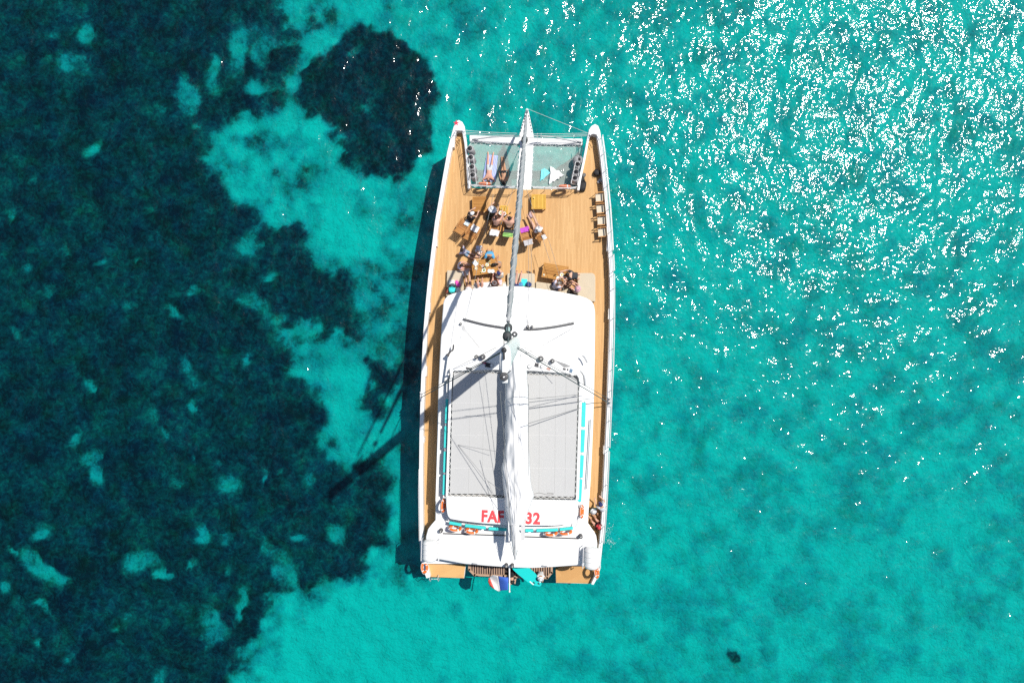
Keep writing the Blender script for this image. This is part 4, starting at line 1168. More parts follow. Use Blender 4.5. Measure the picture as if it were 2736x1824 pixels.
# canvas director's chairs lined up along the starboard rail
def make_director(label, px, py, deg):
    t = empty('canvas_chair', (0, 0, 0), label, 'chair', 'canvas chairs along the starboard rail')
    B = MB(); B.box((0, 0.0, 0.44), (0.46, 0.42, 0.015)); lpart(B, 'seat', CANVAS, t)
    B = MB(); B.box((0, -0.27, 0.74), (0.50, 0.02, 0.20), rx=0.12); lpart(B, 'backrest', CANVAS, t)
    for sx in (-1, 1):
        B = MB(); B.box((sx*0.28, 0.0, 0.64), (0.055, 0.52, 0.025)); lpart(B, 'armrest', OAK2, t, bevel=0.006)
        B = MB(); B.tube([(sx*0.27, -0.26, 0.02), (sx*0.27, -0.28, 0.86)], 0.016, 6); lpart(B, 'post', OAK2, t)
        B = MB(); B.tube([(sx*0.27, 0.22, 0.02), (sx*0.27, 0.22, 0.63)], 0.016, 6); lpart(B, 'post', OAK2, t)
        B = MB(); B.tube([(sx*0.25, 0.16, 0.43), (-sx*0.25, 0.16, 0.03)], 0.014, 6); lpart(B, 'leg', OAK2, t)
        B = MB(); B.tube([(sx*0.25, -0.16, 0.43), (-sx*0.25, -0.16, 0.03)], 0.014, 6); lpart(B, 'leg', OAK2, t)
    return place(t, px, py, DK, deg)
for lab, x, y in (('foremost beige canvas chair of the four along the starboard rail', 1599, 532), ('second beige canvas chair from the bow along the starboard rail', 1601.5, 562),
                  ('third beige canvas chair from the bow along the starboard rail', 1604, 593), ('aftmost beige canvas chair of the four along the starboard rail', 1605.5, 624)):
    make_director(lab, x, y, -93+random.uniform(-3, 3))

# ------------------------------------------------------------------ cloth, towels, bags
def cloth_mesh(pts4, nu=14, nv=14, amp=0.03, seed=0, thick=0.012, ragged=0.0):
    """Four corners in space; a crumpled sheet with thickness."""
    a, b, c, d = [Vector(p) for p in pts4]
    vs = []
    nrm = (b-a).cross(d-a).normalized()
    if nrm.z < 0: nrm = -nrm
    for j in range(nv+1):
        for i in range(nu+1):
            u, v = i/nu, j/nv
            p = a.lerp(b, u).lerp(d.lerp(c, u), v)
            e = ragged*mnoise.noise(Vector((u*4, v*4, seed+9)))
            p = p+(b-a)*e*(1 if i in (0, nu) else 0.5)*0.5+(d-a)*ragged*mnoise.noise(Vector((u*4, v*4, seed+19)))*0.5
            f = mnoise.noise(Vector((u*3.2+seed, v*3.2, seed*1.7)))+0.6*mnoise.noise(Vector((u*7+seed, v*5, 3+seed)))
            p = p+nrm*(thick+amp*(0.55+f*0.5))
            vs.append(p)
    W = nu+1; n = len(vs)
    fs = [(j*W+i, j*W+i+1, (j+1)*W+i+1, (j+1)*W+i) for j in range(nv) for i in range(nu)]
    rim = [i for i in range(W)]+[j*W+nu for j in range(1, nv+1)]+[nv*W+i for i in range(nu-1, -1, -1)]+[j*W for j in range(nv-1, 0, -1)]
    low = []
    for k, r in enumerate(rim):
        p = vs[r]-nrm*(thick+amp*0.8); vs.append(p)
    m = len(rim)
    for k in range(m): fs.append((rim[k], n+k, n+(k+1) % m, rim[(k+1) % m]))
    B = MB(); B.add(vs, fs); return B
def cloth(name, label, cat, pxs, z, m, group=None, **kw):
    B = cloth_mesh([P(x, y, z) for x, y in pxs], **kw)
    o = B.build(name, m, None, smooth=True)
    return recentre(tag(o, label, cat, group))
def recentre(o):
    """Put a single-mesh thing's origin at its base."""
    xs = np.array([v.co for v in o.data.vertices]); c = Vector((float(xs[:, 0].mean()), float(xs[:, 1].mean()), float(xs[:, 2].min())))
    o.data.transform(Matrix.Translation(-c)); o.location = c
    return o
def striped(name, c1, c2, width, angle=0.0, duty=0.5):
    m, nt, b = _new(name)
    tc = nt.nodes.new('ShaderNodeTexCoord'); mp = nt.nodes.new('ShaderNodeMapping'); mp.inputs['Rotation'].default_value = (0, 0, angle)
    nt.links.new(tc.outputs['Object'], mp.inputs['Vector']); sx = nt.nodes.new('ShaderNodeSeparateXYZ'); nt.links.new(mp.outputs[0], sx.inputs[0])
    f = mathn(nt, 'LESS_THAN', mathn(nt, 'FRACT', mathn(nt, 'DIVIDE', sx.outputs[0], v2=width)), v2=duty)
    nt.links.new(mixn(nt, f, c2, c1), b.inputs['Base Color']); b.inputs['Roughness'].default_value = 0.9
    return m
WHT = mat('white_terry', (0.74, 0.74, 0.74), 0.95, var=0.06, scale=20, bump=0.004)
GRYT = mat('pale_grey_terry', (0.56, 0.54, 0.55), 0.95, var=0.08, scale=20)
AQUA = mat('aqua_cotton', (0.22, 0.68, 0.74), 0.9, var=0.06)
AQUA2 = mat('bright_turquoise_fabric', (0.06, 0.66, 0.66), 0.85, var=0.06)
MAG = mat('magenta_towel', (0.50, 0.09, 0.52), 0.95, var=0.12, scale=10)
PINK = mat('hot_pink_fabric', (0.78, 0.10, 0.46), 0.8, var=0.08)
NAVY = mat('navy_fabric', (0.03, 0.06, 0.20), 0.85, var=0.15)
BLUET = striped('blue_check_towel', (0.26, 0.32, 0.68), (0.52, 0.58, 0.82), 0.09, 0.2)
DGRN = striped('dark_green_lime_striped_towel', (0.035, 0.06, 0.055), (0.45, 0.85, 0.25), 0.5, math.pi/2, 0.8)
LIME = striped('lime_striped_towel', (0.40, 0.75, 0.18), (0.03, 0.09, 0.05), 0.10, math.pi/2+0.1, 0.5)
ZN = DK-0.24
cloth('beach_towel', 'blue checked beach towel under the man on the port net', 'towel', [(1300, 413), (1330, 416), (1324, 486), (1289, 484)], ZN+0.02, BLUET, amp=0.02, seed=2, ragged=0.05)
cloth('towel', 'light aqua cloth crumpled on the starboard net', 'towel', [(1446, 455), (1455, 449), (1470, 462), (1443, 486)], ZN+0.04, AQUA, amp=0.06, seed=4, ragged=0.22)
cloth('towel', 'white cloth crumpled on the starboard net', 'towel', [(1471, 444), (1508, 468), (1490, 478), (1467, 493)], ZN+0.05, WHT, amp=0.09, seed=6, ragged=0.16)
def chair_towel(ch, label, m, x0, x1, s0, s1, seed=0, amp=0.02, on='back', name='towel'):
    F = in_frame(*CHAIRS[ch])
    if on == 'back':
        q = lambda x, s: F(x, -0.22-0.47*s, 0.39+0.585*s)
        pts = [q(x0, s1), q(x1, s1), q(x1, s0), q(x0, s0)]
    else:
        pts = [F(x0, s1, 0.40), F(x1, s1, 0.40), F(x1, s0, 0.40), F(x0, s0, 0.40)]
    B = cloth_mesh(pts, 16, 16, amp*1.6, seed, ragged=0.20)
    return recentre(tag(B.build(name, m, None, smooth=True), label, 'towel'))
chair_towel('A', 'pale blue-white towel on the outermost port deck chair', mat('icy_towel', (0.62, 0.70, 0.74), 0.95, var=0.1), -0.05, 0.24, 0.02, 0.42, 3, 0.05, 'seat')
chair_towel('B', 'white towel bunched on the empty port deck chair', WHT, -0.24, 0.22, 0.02, 0.40, 5, 0.07, 'seat')
chair_towel('C', 'white towel hung over the backrest behind the woman in a bikini', mat('soft_white_towel', (0.70, 0.70, 0.71), 0.95, var=0.08), -0.27, 0.27, 0.25, 1.10, 7, 0.03)
chair_towel('D', 'charcoal towel on the backrest behind the shirtless man', mat('charcoal_towel', (0.05, 0.055, 0.06), 0.95), -0.28, 0.28, 0.05, 0.62, 9, 0.03)
chair_towel('D', 'lime and dark striped towel over the backrest top', LIME, -0.29, 0.30, 0.60, 1.15, 11, 0.03)
chair_towel('E', 'magenta towel on the seat of the empty deck chair', MAG, -0.30, 0.27, 0.12, 0.42, 13, 0.05, 'seat')
chair_towel('E', 'pale grey towel over the backrest of the magenta towel chair', GRYT, -0.26, 0.26, 0.45, 1.12, 15, 0.04)
chair_towel('F', 'white towel on the backrest of the starboard deck chair', WHT, 0.02, 0.26, 0.35, 0.95, 17, 0.03)
# things on the sun pads
PZ2 = DK+0.33
cloth('towel', 'hot pink cloth on the port sun pad', 'towel', [(1216, 752), (1221, 748), (1232, 762), (1222, 768)], PZ2+0.02, PINK, amp=0.10, seed=3, ragged=0.15)
cloth('towel', 'white cloth on the port sun pad beside the pink cloth', 'towel', [(1199, 749), (1214, 748), (1216, 761), (1200, 762)], PZ2+0.02, WHT, amp=0.08, seed=8, ragged=0.1)
cloth('towel', 'white sheet hanging off the port pad beside the lunch table', 'towel', [(1233, 726), (1253, 719), (1256, 733), (1238, 738)], PZ2+0.0, WHT, amp=0.05, seed=12, ragged=0.1)
cloth('beach_towel', 'bright turquoise towel on the centre sun pad by the cabin', 'towel', [(1390, 744), (1409, 746), (1408, 765), (1386, 763)], PZ2+0.0, AQUA2, amp=0.03, seed=21)
cloth('beach_towel', 'white towel under the sunbathing legs by the cabin', 'towel', [(1268, 756), (1312, 753), (1313, 775), (1266, 780)], PZ2+0.0, WHT, amp=0.03, seed=22)
cloth('beach_towel', 'pale pink towel beside the brown cap on the sun pad', 'towel', [(1330, 746), (1342, 748), (1340, 762), (1328, 760)], PZ2+0.0, mat('pale_pink', (0.72, 0.55, 0.62), 0.9), amp=0.03, seed=24)
def bag(label, px, py, z, deg, size, m, handle=True, name='bag'):
    t = empty(name, (0, 0, 0), label, 'bag')
    w, d, h = size; B = MB()
    prof = [(0.86, 0.0), (1.0, 0.12), (1.0, 0.6), (0.88, 0.9), (0.6, 1.0)]
    N = 16; vs = []
    for k, hh in prof:
        for i in range(N):
            a = 2*math.pi*i/N; ca, sa = math.cos(a), math.sin(a)
            e = 1/max(abs(ca), abs(sa))**0.55
            j = 1+0.08*mnoise.noise(Vector((ca*2, sa*2, hh*3+px)))
            vs.append((w/2*k*ca*e*j, d/2*k*sa*e*j, hh*h))
    fs = [(r*N+i, r*N+(i+1) % N, (r+1)*N+(i+1) % N, (r+1)*N+i) for r in range(len(prof)-1) for i in range(N)]
    fs += [tuple(range(N-1, -1, -1)), tuple((len(prof)-1)*N+i for i in range(N))]
    B.add(vs, fs); lpart(B, 'body', m, t, smooth=True)
    if handle:
        for s in (-1, 1):
            H = MB(); H.tube([(-w*0.22, s*d*0.2, h*0.92), (-w*0.18, s*d*0.42, h*1.12), (0, s*d*0.55, h*1.2), (w*0.18, s*d*0.42, h*1.12), (w*0.22, s*d*0.2, h*0.92)], 0.014, 6)
            lpart(H, 'strap', m, t)
    return place(t, px, py, z, deg)
BLK = mat('black_nylon', (0.02, 0.02, 0.022), 0.7, var=0.4)
bag('black holdall leaning on the inner starboard rail', 1556, 499, DK, 10, (0.42, 0.62, 0.34), BLK)
bag('small black rucksack with white strap above the holdall', 1553, 481, DK, -25, (0.36, 0.46, 0.30), BLK)
bag('black and white trainers bag at the top of the starboard pile', 1559, 470, DK, 30, (0.22, 0.30, 0.20), mat('mottled_bag', (0.12, 0.12, 0.12), 0.7, var=0.9, scale=25), False)
bag('round black bag on its own under the starboard rail', 1594, 463, DK, 20, (0.40, 0.36, 0.30), BLK)
bag('turquoise tote bag at the port corner of the cabin', 1209, 775, DK+0.34, 4, (0.42, 0.34, 0.40), AQUA2)
bag('grey handbag behind the turquoise tote', 1211, 762, DK+0.34, 4, (0.40, 0.14, 0.36), mat('slate_bag', (0.07, 0.10, 0.12), 0.7))
bag('terracotta bag on the deck beside the port sun pad', 1195, 776, DK+0.34, 2, (0.18, 0.36, 0.30), mat('terracotta_cloth', (0.33, 0.10, 0.06), 0.8))
bag('white beach bag between the tote and the pink cloth', 1225, 776, DK+0.34, 20, (0.30, 0.30, 0.30), WHT)
bag('navy beach bag at the cabin edge beside the turquoise towel', 1413, 760, DK+0.34, 30, (0.34, 0.26, 0.24), NAVY)
bag('blue patterned bag tucked on the turquoise towel', 1391, 760, DK+0.36, 0, (0.26, 0.24, 0.20), mat('blue_print_bag', (0.10, 0.30, 0.55), 0.8, var=0.9, scale=18))
bag('pinkish bag by the feet of the reclining person', 1418, 575, DK, 4, (0.26, 0.38, 0.20), mat('mauve_pink_fabric', (0.48, 0.36, 0.40), 0.8, var=0.25, scale=14))
bag('dark camouflage bag beside the sun-hatted person', 1305, 583, DK, 20, (0.30, 0.30, 0.22), mat('camo_cloth', (0.07, 0.085, 0.05), 0.9, var=0.8, scale=16), False)
# shoes and small gear
SHOE = mat('grey_sandal', (0.16, 0.13, 0.11), 0.8, var=0.4, scale=20)
def shoe(label, px, py, deg, z=DK, m=SHOE, group=None):
    t = empty('sandal', (0, 0, 0), label, 'sandal', group)
    B = MB(); B.prism([(-0.04, -0.12), (0.035, -0.12), (0.05, 0.03), (0.04, 0.12), (-0.02, 0.13), (-0.055, 0.05)], 0, 0.025); lpart(B, 'sole', m, t)
    B = MB(); B.tube([(-0.05, 0.02, 0.02), (-0.02, 0.05, 0.06), (0.02, 0.05, 0.06), (0.048, 0.02, 0.02)], 0.012, 5); lpart(B, 'strap', m, t)
    return place(t, px, py, z, deg)
shoe('left sandal of the grey pair near the centre pad', 1412, 727, -70); shoe('right sandal of the grey pair near the centre pad', 1417, 728.5, -60)
shoe('brown sandal standing apart by the starboard table', 1427, 726, -10, m=mat('brown_leather', (0.16, 0.08, 0.03), 0.7))
for k, (x, y) in enumerate(((1600, 487), (1603, 481))):
    t = empty('steel_pot', (0, 0, 0), ['small steel pot on deck under the starboard rail', 'second steel pot nearer the bow under the starboard rail'][k], 'pot')
    B = MB(); B.lathe((0, 0, 0), [(0.07, 0), (0.09, 0.02), (0.09, 0.14), (0.08, 0.14), (0.08, 0.03)], 14); lpart(B, 'body', STEEL, t)
    B = MB(); B.tube([(0.09, 0, 0.11), (0.24, 0, 0.13)], 0.012, 6); lpart(B, 'handle', BLACK, t)
    place(t, x, y, DK, 40+60*k)

# ------------------------------------------------------------------ dishes
PORC = mat('white_porcelain', (0.80, 0.79, 0.76), 0.25, var=0.03)
FOOD = [mat('food_green_salad', (0.20, 0.30, 0.06), 0.7, var=0.6, scale=40), mat('food_tomato', (0.5, 0.12, 0.04), 0.6, var=0.6, scale=40), mat('food_melon', (0.72, 0.62, 0.24), 0.6, var=0.3, scale=40)]
GLASS = mat('pale_tumbler', (0.62, 0.60, 0.52), 0.1, var=0.1, spec=0.8)
def plate(label, px, py, z, r=0.13, food=None, group='dishes on the lunch tables', square=False):
    t = empty('plate', (0, 0, 0), label, 'plate', group)
    B = MB()
    if square:
        B.box((0, 0, 0.012), (r*2, r*1.6, 0.024)); lpart(B, 'dish', PORC, t, bevel=0.01)
    else:
        B.lathe((0, 0, 0), [(r*0.6, 0), (r*0.7, 0.006), (r, 0.022), (r*0.98, 0.028), (r*0.66, 0.012)], 20); lpart(B, 'dish', PORC, t, smooth=False)
    if food is not None:
        B = MB(); n = 12; prof = [(r*0.55, 0.014), (r*0.5, 0.03), (r*0.3, 0.05), (r*0.08, 0.055)]; B.lathe((0, 0, 0), prof, n); lpart(B, 'food', FOOD[food], t, smooth=True)
    return place(t, px, py, z, random.uniform(0, 90))
def cup(label, px, py, z, r=0.04, h=0.11, m=GLASS, group='cups and glasses on the tables', name='cup'):
    t = empty(name, (0, 0, 0), label, name, group)
    B = MB(); B.lathe((0, 0, 0), [(r*0.8, 0), (r, h), (r*0.88, h), (r*0.7, 0.012)], 12); lpart(B, 'body', m, t)
    B = MB(); B.lathe((0, 0, h*0.7), [(r*0.86, 0), (r*0.86, 0.004)], 12); lpart(B, 'drink', FOOD[2], t)
    return place(t, px, py, z, 0)
def bottle(label, px, py, z, m, group='cups and glasses on the tables'):
    t = empty('bottle', (0, 0, 0), label, 'bottle', group)
    B = MB(); B.lathe((0, 0, 0), [(0.035, 0), (0.038, 0.02), (0.038, 0.16), (0.015, 0.21), (0.014, 0.26)], 12); lpart(B, 'body', m, t, smooth=True)
    B = MB(); B.lathe((0, 0, 0.26), [(0.017, 0), (0.017, 0.025)], 10); lpart(B, 'cap', BLACK, t)
    return place(t, px, py, z, 0)
TZ = DK+0.627
plate('square white platter at the port end of the lunch table', 1270, 703, TZ, 0.17, square=True)
plate('tilted white plate near the inner edge of the lunch table', 1293, 722, TZ, 0.13, 0)
plate('white plate by the aft edge of the lunch table, port of its twin', 1308, 724, TZ, 0.12)
plate('white plate at the aft starboard corner of the lunch table', 1316.5, 724.5, TZ, 0.12)
plate('bowl of food in the middle of the lunch table', 1290, 711, TZ, 0.08, 1)
plate('side plate near the centre of the lunch table', 1302, 707, TZ, 0.11, 2)
plate('small plate at the port aft part of the lunch table', 1272.5, 717, TZ, 0.09, 2)
for k, (x, y) in enumerate(((1284, 708), (1295, 715), (1300, 711), (1306, 701), (1309, 698), (1287, 727), (1311, 706), (1278, 699))):
    cup(['small glass forward of the food bowl on the lunch table', 'small glass aft of the green bottle on the lunch table', 'small glass beside the side plate on the lunch table', 'small glass near the forearms at the forward edge of the lunch table', 'foremost small glass at the starboard end of the lunch table',
         'small glass alone at the aft edge of the lunch table', 'small glass by the long-haired person on the lunch table', 'small glass next to the square platter'][k], x, y, TZ, 0.035+0.008*(k % 3), 0.10)
bottle('dark green bottle standing among the dishes on the lunch table', 1294, 713, TZ, mat('green_glass', (0.02, 0.05, 0.02), 0.1))
plate('plate of pale food on the starboard table', 1501, 734, TZ, 0.12, 2)
plate('white empty plate at the aft edge of the starboard table', 1491.5, 743, TZ, 0.12)
plate('plate with red food at the corner of the starboard table', 1510, 744, TZ, 0.12, 1)
plate('tiny yellow dish alone at the port end of the starboard table', 1453.5, 734, TZ, 0.06, 2)
for k, (x, y) in enumerate(((1497, 745), (1502, 744), (1508, 733), (1513, 732), (1488, 738))):
    cup(['small glass right beside the empty plate on the starboard table', 'small glass between the two aft plates on the starboard table', 'small glass next to the pale food plate on the starboard table', 'glass at the starboard end of the starboard table', 'glass by the dark bottle on the starboard table'][k], x, y, TZ, 0.035, 0.10)
bottle('dark bottle lying near the plates on the starboard table', 1484, 734, TZ, mat('brown_glass', (0.03, 0.015, 0.01), 0.1))
plate('plate of melon on the small stool table', 1338, 569, DK+0.425, 0.13, 2)
plate('bowl with red food on the small stool table', 1347.5, 571, DK+0.425, 0.12, 1)
cup('tall glass with straw on the small stool table', 1341, 558, DK+0.425, 0.035, 0.14)
bottle('small bottle beside the stool table on the deck', 1364, 569, DK, mat('sage_bottle', (0.22, 0.27, 0.22), 0.4))
plate('small white saucer on the sun pad by the cabin edge', 1348, 762, PZ2, 0.11)
plate('white plate on the starboard pad between two people', 1530, 774, PZ2+0.02, 0.12)
for k in range(2):
    t = empty('round_cushion', (0, 0, 0), ['dark round cushion nearest the white plate at the cabin edge', 'second dark round cushion at the cabin edge'][k], 'cushion')
    B = MB(); B.lathe((0, 0, 0), [(0.13, 0), (0.17, 0.03), (0.17, 0.09), (0.10, 0.13)], 18); lpart(B, 'pad', mat('dark_cushion', (0.05, 0.045, 0.04), 0.9), t, smooth=True)
    B = MB(); B.lathe((0, 0, 0.125), [(0.03, 0), (0.02, 0.02)], 10); lpart(B, 'button', BLACK, t); place(t, 1523.5+k*10.5, 779+k*3, PZ2, 0)
cup('yellow cup left on the square yellowish table', 1427, 529, DK+0.455, 0.04, 0.09, FOOD[2])

# ------------------------------------------------------------------ fenders, lifebuoys, rafts
FGREY = mat('grey_fender_cover', (0.36, 0.355, 0.36), 0.8, var=0.15, scale=8)
def fender(label, px, py, z0, r, h, tilt=(0, 0), group='grey fenders stowed in the bow racks'):
    t = empty('fender', P(px, py, z0), label, 'fender', group)
    ax = Vector((tilt[0], tilt[1], 1)).normalized()
    B = MB(); B.lathe((0, 0, 0), [(r*0.25, 0), (r*0.7, 0.05), (r, 0.16), (r, h-0.16), (r*0.85, h-0.06)], 18, axis=ax); lpart(B, 'body', FGREY, t, smooth=True)
    B = MB(); B.lathe(ax*(h-0.06), [(r*0.62, -0.004), (r*0.60, 0.03), (r*0.40, 0.06), (r*0.16, 0.07), (r*0.14, 0.12)], 16, axis=ax); lpart(B, 'cap', BLACK, t, smooth=True)
    e = ax*(h+0.08)
    B = MB(); B.tube([e, e+Vector((0.03, 0.02, 0.05)), e+Vector((-0.08, 0.0, 0.0)), e+Vector((-0.17, -0.05, -0.1))], 0.012, 5); lpart(B, 'lanyard', DARKG, t)
    return t
for k, (x, y) in enumerate(((1263, 411), (1265, 434), (1268, 459), (1270, 480))):
    fender(['foremost grey fender in the port bow rack', 'second grey fender from the bow in the port rack', 'third grey fender from the bow in the port rack', 'aftmost grey fender in the port bow rack'][k], x, y, DK-0.15, 0.215, 0.95, (-0.10, 0.10))
for k, (x, y) in enumerate(((1539, 453), (1535, 473), (1532, 489))):
    fender(['foremost upright grey fender in the starboard rack', 'middle upright grey fender in the starboard rack', 'aftmost grey fender in the starboard rack'][k], x, y, DK-0.15, 0.215, 0.95, (0.05, 0.12))
t = empty('ball_fender', P(1543, 433, DK-0.2), 'big round grey ball fender in front of the starboard rack', 'fender')
B = MB(); B.lathe((0, 0, 0), [(0.32*math.sin(math.pi*(k+0.3)/12.6), 0.34-0.34*math.cos(math.pi*(k+0.3)/12.6)) for k in range(13)], 20); lpart(B, 'body', FGREY, t, smooth=True)
B = MB(); B.lathe((0.06, 0.0, 0.62), [(0.10, 0), (0.08, 0.06), (0.04, 0.10)], 12); lpart(B, 'eye', BLACK, t)
B = MB(); B.tube([(0.06, 0, 0.7), (0.03, 0.35, 0.8), (0.0, 0.8, 0.75)], 0.014, 5); lpart(B, 'lanyard', DARKG, t)
# racks of steel tube that hold the fenders (part of the boat)
for pts in ([(1253, 423), (1265, 420), (1273, 492), (1258, 496)], [(1548, 433), (1538, 433), (1526, 490), (1543, 495)]):
    for hz in (0.25, 0.75):
        B = MB(); B.tube([P(x, y, DK+hz) for x, y in pts], 0.018, 6, closed=True); part(B, 'fender_rack', STEEL)
def lifebuoy(label, px, py, z, axis, R=0.30, r=0.075, group='orange lifebuoys hung on the rails'):
    t = empty('lifebuoy', P(px, py, z), label, 'lifebuoy', group)
    B = MB(); B.torus((0, 0, 0), R, r, axis, 32, 10); lpart(B, 'ring', ORANGE, t, smooth=True)
    q = Vector((0, 0, 1)).rotation_difference(Vector(axis).normalized())
    for k in range(4):
        a = k*math.pi/2+0.5
        W = MB(); W.tube([q @ Vector((R*math.cos(a+s), R*math.sin(a+s), 0)) for s in (-0.10, 0.0, 0.10)], r*1.06, 10); lpart(W, 'white_band', PORC, t)
    G = MB(); pts = []
    for i in range(33):
        a = 2*math.pi*i/32; k = R+r*1.15+0.03*abs(math.sin(2*(a-0.5))); pts.append(q @ Vector((k*math.cos(a), k*math.sin(a), 0)))
    G.tube(pts[:-1], 0.012, 5, closed=True); lpart(G, 'grab_line', ROPEW, t)
    return t
lifebuoy('orange lifebuoy on the rail behind the port net', 1294, 492, DK+0.65, (0, 1, 0.12), 0.32, 0.085)
lifebuoy('orange lifebuoy on the rail behind the starboard net', 1507, 499, DK+0.65, (0, 1, 0.12), 0.32, 0.085)
for lab, x, y, ax in (('orange lifebuoy at the port end of the flybridge aft rail', 1216, 1410, (0.1, 1, 0.18)), ('second orange lifebuoy from port on the flybridge aft rail', 1260, 1417, (0.1, 1, 0.18)),
                      ('orange lifebuoy just starboard of the boom on the aft rail', 1472, 1423, (-0.05, 1, 0.18)), ('orange lifebuoy at the starboard end of the flybridge aft rail', 1511, 1420, (-0.1, 1, 0.18)),
                      ('shaded orange lifebuoy on the port side of the flybridge', 1184, 1350, (1, 0, 0.2)), ('sunlit orange lifebuoy on the starboard side of the flybridge', 1554, 1366, (1, 0, 0.3))):
    lifebuoy(lab, x, y, 4.0, ax, 0.31, 0.08)
lifebuoy('orange lifebuoy at the port stern below the raft canister', 1134, 1515, 1.75, (1, 0.2, 0.4), 0.28, 0.08)
lifebuoy('orange lifebuoy at the starboard stern below the raft canister', 1594, 1528, 1.75, (1, 0.2, 0.4), 0.28, 0.08)
def raft(label, px, py, deg, zc=3.95, L=1.22, R=0.43):
    c = P(px, py, zc); t = empty('liferaft_canister', c, label, 'liferaft', 'liferaft canisters on the quarters')
    t.rotation_euler = (0, 0, img_heading(deg))
    B = MB(); B.lathe((0, -L/2, 0), [(R*0.55, 0), (R*0.80, 0.03), (R*0.97, 0.12), (R, 0.2), (R, L-0.2), (R*0.97, L-0.12), (R*0.80, L-0.03), (R*0.55, L)], 28, axis=(0, 1, 0)); lpart(B, 'shell', GEL, t, smooth=True)
    for y in (-0.42, -0.16, 0.12, 0.42):
        W = MB(); W.torus((0, y, 0), R+0.006, 0.018, (0, 1, 0), 28, 6); lpart(W, 'strap', mat('canister_band', (0.62, 0.62, 0.62), 0.6), t)
    W = MB(); W.torus((0, -0.01, 0), R+0.002, 0.012, (0, 0, 1), 4, 4); 
    for x in (-0.5, 0.5):
        W = MB(); W.tube([(x, -0.6, -0.35), (x, -0.6, 0.02), (x, 0.6, 0.02), (x, 0.6, -0.35)], 0.03, 6); lpart(W, 'cradle', STEEL, t)
    W = MB(); W.box((0, -0.3, -R-0.02), (0.9, 0.08, 0.08)); lpart(W, 'cradle_foot', STEEL, t); W = MB(); W.box((0, 0.3, -R-0.02), (0.9, 0.08, 0.08)); lpart(W, 'cradle_foot', STEEL, t)
    return t
raft('white barrel-shaped liferaft canister on the port quarter', 1149, 1470, 2)
raft('white barrel-shaped liferaft canister on the starboard quarter', 1581, 1490, 2)

# ------------------------------------------------------------------ flag, board
BLUEF = mat('flag_blue', (0.05, 0.14, 0.55), 0.8, var=0.06); WHITEF = mat('flag_white', (0.74, 0.72, 0.70), 0.8, var=0.03); REDF = mat('flag_red', (0.72, 0.10, 0.07), 0.8, var=0.06)
pole0 = P(1361, 1513, RZ-0.1); pole1 = P(1361.5, 1578, RZ+0.6)
t = empty('ensign_staff', pole0, 'white flagstaff slanting out over the stern', 'flagpole')
B = MB(); B.tube([Vector((0, 0, 0)), pole1-pole0], [0.045, 0.03], 8); lpart(B, 'staff', GEL, t)
B = MB(); d = (pole1-pole0); B.lathe(d, [(0.045, 0), (0.05, 0.03), (0.02, 0.08)], 10, axis=d); lpart(B, 'finial', GEL, t)
t = empty('flag', pole0, 'blue, white and red tricolour flag billowing over the stern', 'flag')
top = [(1358.5, 1541), (1341, 1540), (1317, 1535), (1306, 1543), (1304, 1553)]; bot = [(1357.5, 1575), (1340, 1576.5), (1332, 1579), (1320, 1572), (1309, 1565)]
def crv(pts, s):
    s *= len(pts)-1; i = min(int(s), len(pts)-2); f = s-i; return (pts[i][0]*(1-f)+pts[i+1][0]*f, pts[i][1]*(1-f)+pts[i+1][1]*f)
for name, s0, s1, m in (('blue_band', 0, 0.36, BLUEF), ('white_band', 0.36, 0.72, WHITEF), ('red_band', 0.72, 1.0, REDF)):
    nu, nv = 10, 12; vs = []
    for j in range(nv+1):
        for i in range(nu+1):
            s = s0+(s1-s0)*i/nu; a = crv(top, s); b = crv(bot, s); v = j/nv
            x = a[0]+(b[0]-a[0])*v; y = a[1]+(b[1]-a[1])*v
            z = RZ+0.28+0.22*v-0.7*s+0.14*math.sin(s*7+v*2.0)+0.05*math.sin(v*7+s*4)
            vs.append(P(x, y, z)-pole0)
    W = nu+1; n = len(vs); fs = [(j*W+i, j*W+i+1, (j+1)*W+i+1, (j+1)*W+i) for j in range(nv) for i in range(nu)]
    B = MB(); B.add(vs, fs); o = lpart(B, name, m, t, smooth=True); so = o.modifiers.new('thickness', 'SOLIDIFY'); so.thickness = 0.006
